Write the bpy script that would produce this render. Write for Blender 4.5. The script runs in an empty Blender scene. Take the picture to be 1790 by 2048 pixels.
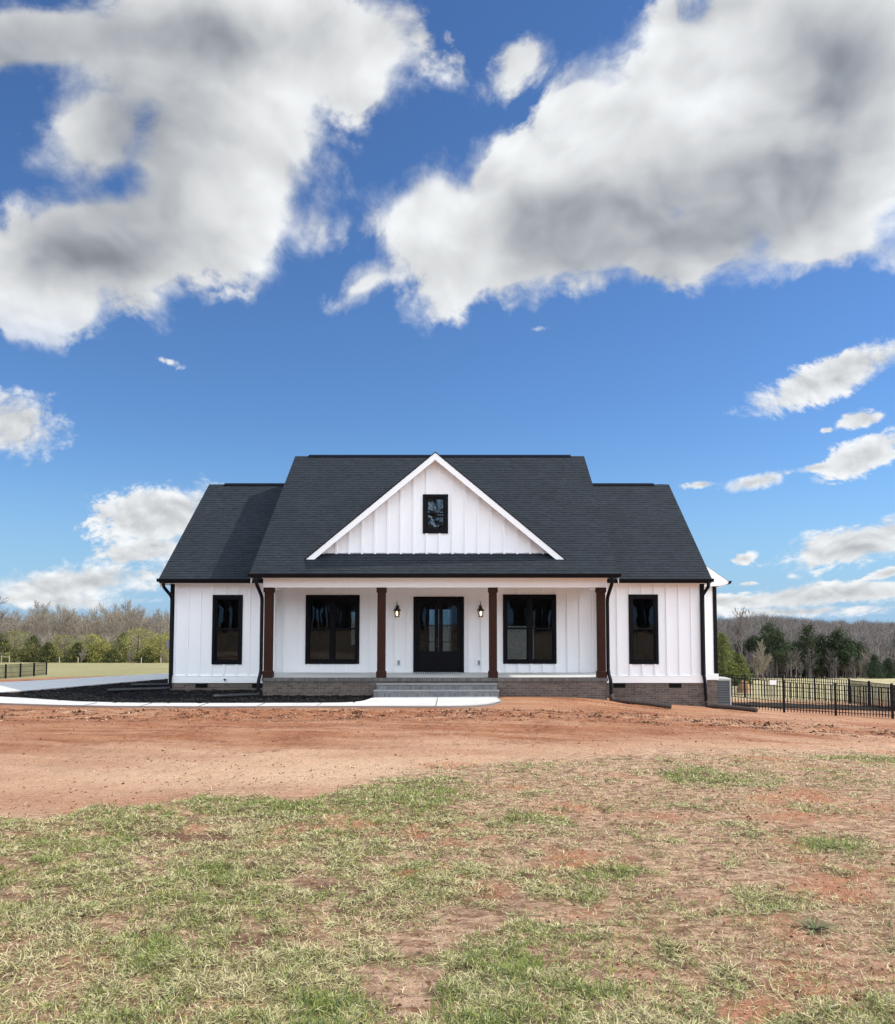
import bpy, math, random
import numpy as np
from mathutils import Vector, Matrix

random.seed(7)
RNG = np.random.default_rng(11)
SC = bpy.context.scene
COL = SC.collection

# ------------------------------------------------------------------ camera
EYE = 2.2
cam_d = bpy.data.cameras.new("camera")
cam = bpy.data.objects.new("camera", cam_d)
COL.objects.link(cam)
cam.location = (0, 0, EYE)
PITCH = math.atan(.061)
cam.rotation_euler = (math.pi / 2 + PITCH, 0, 0)
cam_d.sensor_fit = 'AUTO'
cam_d.sensor_width = 36
cam_d.lens = 1655 / 2048 * 36
cam_d.shift_x = -20 / 2048
cam_d.shift_y = (1243 - 1655 * .061 - 1024) / 2048
cam_d.clip_start = .05
cam_d.clip_end = 6000
SC.camera = cam

# ------------------------------------------------------------------ colour management
SC.view_settings.view_transform = 'Standard'
SC.view_settings.look = 'None'
SC.view_settings.gamma = 1
SC.view_settings.exposure = 0.40
SC.view_settings.use_curve_mapping = False
SC.cycles.use_denoising = True
SC.cycles.denoiser = 'OPENIMAGEDENOISE'
SC.cycles.denoising_input_passes = 'RGB_ALBEDO_NORMAL'
SC.cycles.denoising_prefilter = 'NONE'
SC.cycles.sample_clamp_indirect = 6
SC.cycles.max_bounces = 6
SC.cycles.diffuse_bounces = 4
SC.cycles.transparent_max_bounces = 10
SC.cycles.caustics_reflective = False
SC.cycles.caustics_refractive = False

# ------------------------------------------------------------------ sun
SUN_AZ, SUN_EL = math.radians(84), math.radians(43)
sun_dir = Vector((math.sin(SUN_AZ) * math.cos(SUN_EL), math.cos(SUN_AZ) * math.cos(SUN_EL), math.sin(SUN_EL)))
sd = bpy.data.lights.new("sun", 'SUN')
sd.energy = 3.5
sd.angle = math.radians(.5)
sd.color = (1, .93, .80)
sun = bpy.data.objects.new("sun", sd)
sun.rotation_euler = sun_dir.to_track_quat('Z', 'Y').to_euler()
sun.location = (30, 10, 40)
COL.objects.link(sun)


# ------------------------------------------------------------------ node helper
class NT:
    def __init__(s, tree):
        s.t = tree
        s.n = tree.nodes
        s.l = tree.links

    def put(s, sock, v):
        if v is None:
            return
        if hasattr(v, 'is_output'):
            s.l.new(v, sock)
        else:
            if isinstance(v, (tuple, list)) and len(v) == 3 and sock.type == 'RGBA':
                v = (*v, 1)
            sock.default_value = v

    def node(s, typ, ins=None, **kw):
        n = s.n.new(typ)
        for k, v in kw.items():
            setattr(n, k, v)
        for k, v in (ins or {}).items():
            s.put(n.inputs[k], v)
        return n

    def m(s, op, a, b=None, c=None, clamp=False):
        n = s.n.new('ShaderNodeMath')
        n.operation = op
        n.use_clamp = clamp
        for i, v in enumerate((a, b, c)):
            s.put(n.inputs[i], v)
        return n.outputs[0]

    def vm(s, op, a, b=None, scale=None):
        n = s.n.new('ShaderNodeVectorMath')
        n.operation = op
        s.put(n.inputs[0], a)
        s.put(n.inputs[1], b)
        if scale is not None:
            s.put(n.inputs['Scale'], scale)
        return n.outputs['Value'] if op in ('LENGTH', 'DOT_PRODUCT') else n.outputs[0]

    def ss(s, x, a, b, lo=0., hi=1.):
        n = s.n.new('ShaderNodeMapRange')
        n.interpolation_type = 'SMOOTHSTEP'
        for k, v in zip(('Value', 'From Min', 'From Max', 'To Min', 'To Max'), (x, a, b, lo, hi)):
            s.put(n.inputs[k], v)
        return n.outputs[0]

    def mix(s, f, a, b):
        n = s.n.new('ShaderNodeMix')
        n.data_type = 'RGBA'
        s.put(n.inputs[0], f)
        s.put(n.inputs[6], a)
        s.put(n.inputs[7], b)
        return n.outputs[2]

    def noise(s, vec, scale, detail=4, rough=.55, dist=0., lac=2.):
        n = s.n.new('ShaderNodeTexNoise')
        s.put(n.inputs['Vector'], vec)
        for k, v in (('Scale', scale), ('Detail', detail), ('Roughness', rough), ('Distortion', dist), ('Lacunarity', lac)):
            s.put(n.inputs[k], v)
        return n

    def xyz(s, v):
        n = s.n.new('ShaderNodeSeparateXYZ')
        s.put(n.inputs[0], v)
        return n.outputs

    def comb(s, x=0., y=0., z=0.):
        n = s.n.new('ShaderNodeCombineXYZ')
        for i, v in enumerate((x, y, z)):
            s.put(n.inputs[i], v)
        return n.outputs[0]


# ------------------------------------------------------------------ world: Nishita sky with drifting cumulus
world = bpy.data.worlds.new("World")
SC.world = world
world.use_nodes = True
W = NT(world.node_tree)
W.n.clear()
SKY_STRENGTH = .12
sky = W.node('ShaderNodeTexSky', sky_type='NISHITA', sun_disc=False)
sky.sun_elevation = SUN_EL
sky.sun_rotation = SUN_AZ
sky.air_density = 1.0
sky.dust_density = .0
sky.ozone_density = 3.0
tc = W.node('ShaderNodeTexCoord')
D = tc.outputs['Generated']
dx, dy, dz = W.xyz(D)[:3]
hsv = W.node('ShaderNodeHueSaturation', {'Hue': .503, 'Saturation': 1.0, 'Value': 1.0, 'Color': W.vm('MULTIPLY', sky.outputs[0], (0.455, 0.652, 0.841))})
# pale moist air low over the horizon
skyc = W.mix(W.m('POWER', W.ss(dz, .28, -.05), 2.0), hsv.outputs[0], (0.243 / SKY_STRENGTH, 0.402 / SKY_STRENGTH, 0.606 / SKY_STRENGTH))
yy = W.m('MAXIMUM', dy, .08)
gx = W.m('DIVIDE', dx, yy)
gz = W.m('DIVIDE', dz, yy)
front = W.ss(dy, .1, .3)
wn = W.noise(D, 5.0, 3, .5)
warp = W.vm('SCALE', W.vm('SUBTRACT', wn.outputs['Color'], (.5, .5, .5)), scale=.10)
DW = W.vm('ADD', D, warp)
# cloud banks: direction (x/y, z/y), half sizes, tilt in degrees, weight
BIG = [(-.290, .720, .250, .110, 0, 1.0), (-.290, .565, .130, .150, -15, 1.0), (-.420, .470, .195, .085, 8, 1.0), (-.525, .395, .100, .052, 0, 1.0),
       (-.530, .735, .150, .056, 0, 1.0), (-.275, .490, .090, .062, 25, .95), (-.125, .690, .095, .070, 50, .85),
       (.400, .700, .230, .110, 10, 1.0), (.170, .535, .190, .090, 18, 1.0), (.420, .552, .205, .115, 10, 1.0), (.300, .600, .140, .100, 20, .95),
       (-.032, .500, .082, .078, 25, 1.0), (.060, .455, .11, .055, 5, .9), (.490, .470, .080, .042, 35, .55), (.080, .700, .100, .065, 35, .36), (-.115, .412, .125, .045, 26, .44), (.015, .425, .135, .062, 22, .58), 
       (.270, .468, .150, .048, 8, .95), (.060, .560, .080, .045, 38, .85), (.150, .630, .080, .055, 42, .85), (.215, .625, .10, .07, 30, .85), (.545, .640, .11, .09, 0, .95), (-.430, .610, .17, .14, 25, .62), (.43, .47, .10, .05, 12, .8), (.165, .465, .11, .05, 5, .9), (.43, .63, .11, .08, 20, .95), (-.30, .62, .08, .09, 0, 1.0)]
SMALL = [(.097, .362, .040, .010, 5, .10),
         (-.353, .319, .060, .014, -22, .12), (-.541, .239, .066, .043, -10, 1.0), (-.360, .129, .092, .037, 5, 1.0),
         (-.378, .086, .085, .022, 8, .8), (-.456, .047, .165, .026, 6, .85), (-.492, .026, .157, .017, 0, .7),
         (.468, .304, .115, .025, 22, 1.0), (.496, .204, .066, .025, 28, .9), (.438, .186, .042, .008, 8, .7),
         (.495, .248, .036, .014, 12, .8), (.450, .233, .020, .010, 20, .3), (.296, .167, .031, .0065, 4, .8),
         (.366, .170, .045, .011, 12, .9), (.405, .180, .010, .005, 10, .6),          (.486, .094, .097, .024, 12, 1.0), (.347, .077, .028, .009, 12, .6), (.408, .055, .020, .008, 0, .35),
         (.353, .048, .028, .005, 4, .45), (.438, .045, .012, .004, 0, .6), (.438, .032, .157, .014, 3, 1.0),
         (.323, .026, .073, .011, 0, .9), (.414, .013, .181, .010, 0, .7), (.523, .059, .036, .008, 15, .8),
         (.444, .103, .024, .006, 25, .5)]


# thick grey undersides inside the banks
CORE = [(-.385, .585, .100, .130, -15, 1.0), (-.33, .735, .24, .060, 0, .8), (-.46, .455, .140, .042, 8, 1.0), (-.53, .72, .12, .06, 0, .9),
        (.180, .490, .150, .060, 12, 1.1), (.36, .535, .17, .065, 22, 1.1), (.48, .69, .085, .10, 30, .9), (.27, .478, .13, .035, 14, .9), (.30, .76, .10, .03, 0, .5)]


bw_ = W.vm('SUBTRACT', W.noise(D, 4.5, 5, .5).outputs['Color'], (.5, .5, .5))
bwx, bwy, bwz = W.xyz(bw_)[:3]


def blobs(lst, k, wa):
    acc = None
    gx_ = W.m('ADD', gx, W.m('MULTIPLY', bwx, wa))
    gz_ = W.m('ADD', gz, W.m('MULTIPLY', bwz, wa))
    for cx, cz, a, b, rot, w in lst:
        t = math.radians(rot)
        c, s_ = math.cos(t), math.sin(t)
        # rotated, scaled offset as two dot products
        off = W.comb(W.m('SUBTRACT', gx_, cx), W.m('SUBTRACT', gz_, cz), 0.)
        p = W.vm('DOT_PRODUCT', off, (c / a, s_ / a, 0))
        q = W.vm('DOT_PRODUCT', off, (-s_ / b, c / b, 0))
        r = W.vm('LENGTH', W.comb(p, q, 0.))
        f = W.m('SUBTRACT', w, r)
        acc = f if acc is None else W.m('SMOOTH_MAX', acc, f, k)
    return acc


bigf = blobs(BIG, .30, .085)
smf = blobs(SMALL, .25, .02)
core = blobs(CORE, .6, .12)
n_big = W.noise(DW, 13.0, 12, .60, 0, 2.1).outputs[0]
DM = W.vm('MULTIPLY', DW, (1, 1, 1.4))
n_mid = W.noise(DM, 8.0, 3, .45).outputs[0]
n_mid2 = W.noise(W.vm('ADD', DM, (.022, .0, .024)), 8.0, 3, .45).outputs[0]
Ds = W.vm('MULTIPLY', DW, (1, 1, 1.7))
n_sm = W.noise(Ds, 26, 9, .60, 0, 2.1).outputs[0]
n_sm2 = W.noise(W.vm('ADD', Ds, (.005, .0, .012)), 26, 4, .5, 0, 2.1).outputs[0]
n_sm1 = W.noise(Ds, 26, 4, .5, 0, 2.1).outputs[0]
vor = W.node('ShaderNodeTexVoronoi', {'Vector': DW, 'Scale': 17.0, 'Detail': 2.0, 'Roughness': .55, 'Lacunarity': 2.3}, feature='F1', normalize=True)
bil = W.m('SUBTRACT', .36, vor.outputs['Distance'])
nb_ = W.m('SUBTRACT', n_big, .5)
dens_b = W.m('ADD', W.m('ADD', W.m('ADD', bigf, .17), W.m('MULTIPLY', W.m('MAXIMUM', W.m('SUBTRACT', bigf, .20), 0.), 2.0)), W.m('ADD', W.m('MULTIPLY', nb_, 1.9), W.m('MULTIPLY', bil, .70)))
n_tiny = W.noise(Ds, 75, 7, .62, 0, 2.1).outputs[0]
dens_s = W.m('ADD', W.m('ADD', smf, .16), W.m('ADD', W.m('MULTIPLY', W.m('SUBTRACT', n_sm, .5), 1.6), W.m('MULTIPLY', W.m('SUBTRACT', n_tiny, .5), 1.0)))
soft = W.noise(D, 9., 2, .5).outputs[0]
a_b = W.ss(dens_b, -.02, W.ss(soft, .36, .64, .28, 1.05))
a_s = W.ss(dens_s, .0, W.ss(soft, .36, .64, .35, .9))
# thick parts are grey underneath, thin rims and sun-side bulges are bright
thick = W.m('ADD', W.m('ADD', core, W.m('MULTIPLY', W.m('SUBTRACT', n_mid, .5), 1.5)), W.m('MULTIPLY', nb_, -.3))
rel_b = W.m('MULTIPLY', W.m('SUBTRACT', n_mid, n_mid2), 1.0)
lum_b = W.m('ADD', W.ss(thick, -.80, .90, .83, .42), rel_b)
lum_b = W.m('ADD', lum_b, W.m('MULTIPLY', nb_, W.ss(dens_b, .9, .1, .16, .42)))
lum_b = W.m('ADD', lum_b, W.m('MULTIPLY', bil, .16))
rel_s = W.m('MULTIPLY', W.m('SUBTRACT', n_sm1, n_sm2), .8)
lum_s = W.m('ADD', W.ss(smf, .0, .9, .88, .66), rel_s)
hi = W.ss(dz, .26, .36)
lum = W.m('MAXIMUM', W.m('MINIMUM', W.m('ADD', W.m('MULTIPLY', lum_b, hi), W.m('MULTIPLY', lum_s, W.m('SUBTRACT', 1., hi))), .97), .22)
cl_col = W.mix(W.ss(lum, .28, .72), (.93, 1.0, 1.10), (.99, 1.01, 1.02))
CLOUD = 0.758
cl_rgb = W.vm('SCALE', cl_col, scale=W.m('MULTIPLY', lum, CLOUD / SKY_STRENGTH))
alpha = W.m('MULTIPLY', W.m('MAXIMUM', W.m('MULTIPLY', a_b, W.ss(dz, .22, .34)), a_s), front)
col1 = W.mix(W.m('MULTIPLY', alpha, .97), skyc, cl_rgb)
# unseen bright clouds added behind the viewer to light the shaded house front
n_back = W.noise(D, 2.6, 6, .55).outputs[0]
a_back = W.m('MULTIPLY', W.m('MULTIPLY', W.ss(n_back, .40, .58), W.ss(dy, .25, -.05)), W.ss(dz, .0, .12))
BACK_FILL = 1.95
glow = W.ss(W.vm('DOT_PRODUCT', D, tuple(sun_dir)), -.4, .75, .62, 1.5)  # added clouds are brighter on the sun side, so battens get side light
col2 = W.mix(a_back, col1, W.vm('SCALE', (BACK_FILL * .92 / SKY_STRENGTH, BACK_FILL * 1.0 / SKY_STRENGTH, BACK_FILL * 1.09 / SKY_STRENGTH), scale=glow))
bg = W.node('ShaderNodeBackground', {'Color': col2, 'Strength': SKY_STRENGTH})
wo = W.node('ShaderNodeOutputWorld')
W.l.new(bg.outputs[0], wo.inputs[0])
world.cycles.sampling_method = 'MANUAL'
world.cycles.sample_map_resolution = 1024


# ------------------------------------------------------------------ materials
def mat(name, base, rough=.7, metal=0., spec=.3, nvar=0., nscale=6., bump=0., bscale=40., coords='Object', col2=None, attr=None, trans=0.):
    mt = bpy.data.materials.new(name)
    mt.use_nodes = True
    N = NT(mt.node_tree)
    N.n.clear()
    out = N.node('ShaderNodeOutputMaterial')
    b = N.node('ShaderNodeBsdfPrincipled', {'Roughness': rough, 'Metallic': metal, 'Specular IOR Level': spec})
    c = N.node('ShaderNodeTexCoord').outputs[coords]
    col = (*base, 1)
    if attr:
        col = N.node('ShaderNodeAttribute', attribute_name=attr).outputs['Color']
    if nvar or col2:
        nz = N.noise(c, nscale, 6, .6).outputs[0]
        if col2:
            col = N.mix(N.ss(nz, .35, .65), col if attr else base, col2)
        else:
            f = N.m('ADD', 1 - nvar / 2, N.m('MULTIPLY', nz, nvar))
            col = N.vm('SCALE', col if attr else base, scale=f)
    N.put(b.inputs['Base Color'], col)
    if bump:
        nb = N.noise(c, bscale, 5, .6).outputs[0]
        bp = N.node('ShaderNodeBump', {'Strength': bump, 'Distance': .02, 'Height': nb})
        N.l.new(bp.outputs[0], b.inputs['Normal'])
    if trans:
        tr = N.node('ShaderNodeBsdfTranslucent', {'Color': col})
        ms = N.node('ShaderNodeMixShader', {0: trans, 1: b.outputs[0], 2: tr.outputs[0]})
        N.l.new(ms.outputs[0], out.inputs[0])
    else:
        N.l.new(b.outputs[0], out.inputs[0])
    return mt


M = {}
M['white'] = mat('painted_siding', (.865, .87, .875), .55, nvar=.06, nscale=1.7, bump=.05, bscale=60)
M['trim'] = mat('white_trim', (.87, .87, .862), .5, nvar=.04, nscale=2)
M['black'] = mat('black_metal', (.006, .006, .008), .45, spec=.12, nvar=.3, nscale=3)
M['frame'] = mat('black_window_frame', (.0045, .0045, .007), .5, spec=.10, nvar=.3, nscale=4)
M['rail'] = mat('black_fence_paint', (.007, .007, .008), .5, spec=.15, nvar=.3, nscale=2)
M['post'] = mat('stained_timber', (.036, .0145, .0095), .65, spec=.10, nvar=.9, nscale=9, bump=.2, bscale=30)
M['concrete'] = mat('pale_concrete', (.50, .49, .47), .85, spec=.2, nvar=.45, nscale=1.6, bump=.12, bscale=80)
M['slab'] = mat('porch_concrete', (.50, .50, .48), .8, spec=.2, nvar=.2, nscale=1.5)
M['stepcap'] = mat('step_nosing', (.26, .26, .255), .85, spec=.15, nvar=.4, nscale=8)
M['mulch'] = mat('black_mulch', (.008, .007, .0075), .95, spec=.05, nvar=1.2, nscale=14, bump=.8, bscale=30)
M['chip'] = mat('mulch_chips', (.02, .017, .016), .85, spec=.2, attr='col')
M['pipe'] = mat('brown_drain_pipe', (.050, .036, .030), .5, spec=.35, nvar=.5, nscale=5)
M['bpipe'] = mat('black_drain_pipe', (.020, .020, .022), .5, spec=.4, nvar=.5, nscale=5)
M['inner'] = mat('room_walls', (.20, .19, .17), .9, spec=.1)
M['innerfloor'] = mat('room_floor', (.16, .11, .07), .5, spec=.2, nvar=.4, nscale=3)
M['bark'] = mat('grey_bark', (.21, .175, .15), .95, spec=.1, nvar=.5, nscale=.6)
M['barkd'] = mat('dark_bark', (.09, .075, .065), .95, spec=.1, nvar=.5, nscale=.6)
M['twig'] = mat('winter_twigs', (.27, .228, .175), .95, spec=.1, nvar=.6, nscale=.15)
M['twigp'] = mat('purple_brown_twigs', (.175, .150, .135), .95, spec=.1, nvar=1.1, nscale=.09)
M['leaf'] = mat('evergreen_needles', (.05, .08, .03), .8, spec=.15, attr='col', trans=.25, nvar=.5, nscale=.6)
M['blade'] = mat('grass_blades', (.1, .15, .05), .7, spec=.2, attr='col', trans=.3)
M['clod'] = mat('clay_clods', (.3, .12, .05), .95, spec=.08, attr='col')
M['acmetal'] = mat('grey_cabinet', (.42, .43, .42), .5, spec=.3, nvar=.1, nscale=3)
M['acdark'] = mat('dark_louvres', (.10, .11, .115), .5, spec=.3, nvar=.2, nscale=6)
M['brass'] = mat('bronze_metal', (.02, .014, .011), .4, metal=.3, spec=.4)
M['steel'] = mat('dull_steel', (.30, .30, .31), .4, metal=.6)
M['plate'] = mat('outlet_plastic', (.66, .67, .68), .5, spec=.3)
M['platedark'] = mat('outlet_cover', (.25, .27, .30), .4, spec=.3)
M['timber'] = mat('weathered_timber', (.40, .33, .24), .9, spec=.1, nvar=.4, nscale=3)
M['darkvent'] = mat('vent_mesh', (.008, .008, .009), .8, spec=.1)


def mat_shingle():
    mt = bpy.data.materials.new('asphalt_shingles')
    mt.use_nodes = True
    N = NT(mt.node_tree)
    b = N.n['Principled BSDF']
    c = N.node('ShaderNodeTexCoord').outputs['Object']
    a = N.node('ShaderNodeAttribute', attribute_name='col').outputs['Color']
    g = N.noise(c, 34, 4, .75).outputs[0]
    g2 = N.noise(c, .7, 3, .5).outputs[0]
    f = N.m('MULTIPLY', N.m('ADD', -.25, N.m('MULTIPLY', g, 2.4)), N.m('ADD', .80, N.m('MULTIPLY', g2, .4)))
    N.put(b.inputs['Base Color'], N.vm('SCALE', a, scale=f))
    b.inputs['Roughness'].default_value = .9
    b.inputs['Specular IOR Level'].default_value = .2
    bp = N.node('ShaderNodeBump', {'Strength': .5, 'Distance': .01, 'Height': g})
    N.l.new(bp.outputs[0], b.inputs['Normal'])
    return mt


M['shingle'] = mat_shingle()


def mat_brick(name, c1, c2, mortar, bw=.215, bh=.068):
    mt = bpy.data.materials.new(name)
    mt.use_nodes = True
    N = NT(mt.node_tree)
    b = N.n['Principled BSDF']
    c = N.node('ShaderNodeTexCoord').outputs['Object']
    x, y, z = N.xyz(c)[:3]
    v = N.comb(N.m('ADD', x, y), z, 0.)
    br = N.node('ShaderNodeTexBrick', {'Vector': v, 'Color1': c1, 'Color2': c2, 'Mortar': mortar, 'Scale': 1., 'Mortar Size': .006,
                                       'Mortar Smooth': .2, 'Bias': 0., 'Brick Width': bw, 'Row Height': bh})
    nz = N.noise(c, 9, 5, .6).outputs[0]
    nz2 = N.noise(c, 1.1, 3, .5).outputs[0]
    col = N.vm('SCALE', br.outputs['Color'], scale=N.m('MULTIPLY', N.m('ADD', .5, nz), N.m('ADD', .7, N.m('MULTIPLY', nz2, .6))))
    N.put(b.inputs['Base Color'], col)
    b.inputs['Roughness'].default_value = .88
    b.inputs['Specular IOR Level'].default_value = .15
    bp = N.node('ShaderNodeBump', {'Strength': .6, 'Distance': .008, 'Height': N.m('SUBTRACT', N.m('MULTIPLY', nz, .4), br.outputs['Fac'])})
    N.l.new(bp.outputs[0], b.inputs['Normal'])
    return mt


M['brick'] = mat_brick('grey_brown_brick', (.092, .072, .062), (.150, .118, .100), (.19, .170, .150))
M['stepbrick'] = mat_brick('grey_step_brick', (.135, .135, .138), (.20, .20, .20), (.24, .235, .225), bw=.072, bh=.165)
M['rowlock'] = mat_brick('rowlock_brick', (.09, .083, .080), (.145, .133, .126), (.18, .168, .156), bw=.072, bh=.11)


def mat_glass(name='window_glass', k=.75):
    mt = bpy.data.materials.new(name)
    mt.use_nodes = True
    N = NT(mt.node_tree)
    N.n.clear()
    out = N.node('ShaderNodeOutputMaterial')
    c = N.node('ShaderNodeTexCoord').outputs['Object']
    nz = N.noise(c, 1.3, 2, .5).outputs[0]
    bp = N.node('ShaderNodeBump', {'Strength': .03, 'Distance': .05, 'Height': nz})
    fr = N.node('ShaderNodeFresnel', {'IOR': 1.52})
    g = N.node('ShaderNodeBsdfGlossy', {'Color': (.72, .86, 1, 1), 'Roughness': .0})
    N.l.new(bp.outputs[0], g.inputs['Normal'])
    t = N.node('ShaderNodeBsdfTransparent', {'Color': (.60, .65, .67, 1)})
    ms = N.node('ShaderNodeMixShader', {0: N.m('MULTIPLY', fr.outputs[0], k, clamp=True), 1: t.outputs[0], 2: g.outputs[0]})
    N.l.new(ms.outputs[0], out.inputs[0])
    return mt


M['glass'] = mat_glass()


def mat_bulb():
    mt = bpy.data.materials.new('lit_bulb')
    mt.use_nodes = True
    b = mt.node_tree.nodes['Principled BSDF']
    b.inputs['Base Color'].default_value = (1, .8, .5, 1)
    b.inputs['Emission Color'].default_value = (1, .72, .38, 1)
    b.inputs['Emission Strength'].default_value = 2.2
    return mt


M['bulb'] = mat_bulb()


# ------------------------------------------------------------------ mesh builder
ORIGIN = {}


class MB:
    def __init__(s):
        s.v = []
        s.f = []
        s.c = []

    def poly(s, pts, col=None):
        i = len(s.v)
        s.v.extend([tuple(p) for p in pts])
        s.f.append(tuple(range(i, i + len(pts))))
        if col is not None:
            s.c.extend([col] * len(pts))
        return s

    def box(s, x0, x1, y0, y1, z0, z1):
        i = len(s.v)
        s.v += [(x0, y0, z0), (x1, y0, z0), (x1, y1, z0), (x0, y1, z0), (x0, y0, z1), (x1, y0, z1), (x1, y1, z1), (x0, y1, z1)]
        for f in ((0, 3, 2, 1), (4, 5, 6, 7), (0, 1, 5, 4), (1, 2, 6, 5), (2, 3, 7, 6), (3, 0, 4, 7)):
            s.f.append(tuple(i + k for k in f))
        return s

    def prism(s, pts, dvec):
        """extrude a planar polygon by dvec"""
        i = len(s.v)
        n = len(pts)
        d = Vector(dvec)
        s.v += [tuple(p) for p in pts] + [tuple(Vector(p) + d) for p in pts]
        s.f.append(tuple(range(i, i + n)))
        s.f.append(tuple(range(i + 2 * n - 1, i + n - 1, -1)))
        for k in range(n):
            a, b = i + k, i + (k + 1) % n
            s.f.append((b, a, a + n, b + n))
        return s

    def tube(s, path, r, n=8, caps=True, col=None):
        path = [Vector(p) for p in path]
        rs = r if isinstance(r, (list, tuple)) else [r] * len(path)
        i0 = len(s.v)
        up = None
        for k, p in enumerate(path):
            d = (path[min(k + 1, len(path) - 1)] - path[max(k - 1, 0)]).normalized()
            if up is None:
                up = Vector((0, 0, 1)) if abs(d.z) < .9 else Vector((1, 0, 0))
            a = d.cross(up)
            if a.length < 1e-5:
                a = d.cross(Vector((0, 1, 0)))
            a.normalize()
            b = d.cross(a)
            up = -b if False else up
            for j in range(n):
                t = 2 * math.pi * j / n
                q = p + (a * math.cos(t) + b * math.sin(t)) * rs[k]
                s.v.append((q.x, q.y, q.z))
                if col is not None:
                    s.c.append(col)
        for k in range(len(path) - 1):
            for j in range(n):
                a = i0 + k * n + j
                b = i0 + k * n + (j + 1) % n
                s.f.append((a, b, b + n, a + n))
        if caps:
            s.f.append(tuple(i0 + j for j in range(n))[::-1])
            e = i0 + (len(path) - 1) * n
            s.f.append(tuple(e + j for j in range(n)))
        return s

    def lathe(s, cx, cy, prof, n=12):
        """prof: list of (r, z)"""
        i0 = len(s.v)
        for r, z in prof:
            for j in range(n):
                t = 2 * math.pi * j / n
                s.v.append((cx + r * math.cos(t), cy + r * math.sin(t), z))
        for k in range(len(prof) - 1):
            for j in range(n):
                a = i0 + k * n + j
                b = i0 + k * n + (j + 1) % n
                s.f.append((a, b, b + n, a + n))
        s.f.append(tuple(i0 + j for j in range(n))[::-1])
        e = i0 + (len(prof) - 1) * n
        s.f.append(tuple(e + j for j in range(n)))
        return s

    def build(s, name, m, parent=None, smooth=False, origin=None, bevel=0.):
        o0 = Vector(ORIGIN.get(parent, (0, 0, 0))) if parent else Vector(origin or (0, 0, 0))
        me = bpy.data.meshes.new(name)
        me.from_pydata([(x - o0.x, y - o0.y, z - o0.z) for x, y, z in s.v], [], s.f)
        if s.c and len(s.c) == len(s.v):
            ca = me.color_attributes.new('col', 'FLOAT_COLOR', 'POINT')
            arr = np.ones((len(s.v), 4), np.float32)
            arr[:, :3] = np.array(s.c, np.float32)[:, :3]
            ca.data.foreach_set('color', arr.ravel())
        me.materials.append(m)
        if smooth:
            me.polygons.foreach_set('use_smooth', [True] * len(me.polygons))
        o = bpy.data.objects.new(name, me)
        COL.objects.link(o)
        if parent:
            o.parent = parent
            ORIGIN[o] = tuple(o0)
        else:
            o.location = o0
            ORIGIN[o] = tuple(o0)
        if bevel:
            bv = o.modifiers.new('bevel', 'BEVEL')
            bv.width = bevel
            bv.segments = 1
            bv.limit_method = 'ANGLE'
        return o


def np_mesh(name, verts, faces, m, colors=None, smooth=False, parent=None, quad=None):
    """verts (n,3) float, faces (k,3 or 4) int"""
    o0 = np.array(ORIGIN.get(parent, (0, 0, 0))) if parent else np.zeros(3)
    me = bpy.data.meshes.new(name)
    verts = np.asarray(verts, np.float32) - o0.astype(np.float32)
    lists = faces if isinstance(faces, list) else [faces]
    me.vertices.add(len(verts))
    me.vertices.foreach_set('co', verts.ravel())
    loops = np.concatenate([f.ravel() for f in lists]).astype(np.int32)
    tot = np.concatenate([np.full(len(f), f.shape[1], np.int32) for f in lists])
    start = np.concatenate([[0], np.cumsum(tot)[:-1]]).astype(np.int32)
    me.loops.add(len(loops))
    me.loops.foreach_set('vertex_index', loops)
    me.polygons.add(len(tot))
    me.polygons.foreach_set('loop_start', start)
    me.polygons.foreach_set('loop_total', tot)
    if smooth:
        me.polygons.foreach_set('use_smooth', np.ones(len(tot), bool))
    me.update(calc_edges=True)
    if colors is not None:
        ca = me.color_attributes.new('col', 'FLOAT_COLOR', 'POINT')
        arr = np.ones((len(verts), 4), np.float32)
        arr[:, :colors.shape[1]] = colors
        ca.data.foreach_set('color', arr.ravel())
    me.materials.append(m)
    o = bpy.data.objects.new(name, me)
    COL.objects.link(o)
    if parent:
        o.parent = parent
    ORIGIN[o] = tuple(o0)
    return o


def thing(name, loc, label, cat, group=None):
    o = bpy.data.objects.new(name, None)
    o.empty_display_size = .2
    o.location = loc
    COL.objects.link(o)
    ORIGIN[o] = tuple(loc)
    return tag(o, label, cat, group)


def tag(o, label=None, cat=None, group=None, kind=None):
    if label:
        o['label'] = label
    if cat:
        o['category'] = cat
    if group:
        o['group'] = group
    if kind:
        o['kind'] = kind
    return o


def dup(root, loc, rotz=0., scale=1., label=None):
    r = root.copy()
    COL.objects.link(r)
    r.location = loc
    r.rotation_euler = (0, 0, rotz)
    r.scale = scale if isinstance(scale, tuple) else (scale,) * 3
    if label:
        r['label'] = label
    for ch in list(root.children):
        c = ch.copy()
        COL.objects.link(c)
        c.parent = r
        for g in list(ch.children):
            d = g.copy()
            COL.objects.link(d)
            d.parent = c
    return r


# ------------------------------------------------------------------ numpy noise and terrain
def _hash(ix, iy, seed):
    h = (ix.astype(np.int64) * 374761393 + iy.astype(np.int64) * 668265263 + seed * 974711) & 0xffffffff
    h = ((h ^ (h >> 13)) * 1274126177) & 0xffffffff
    return (h ^ (h >> 16)) & 0xffff


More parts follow.
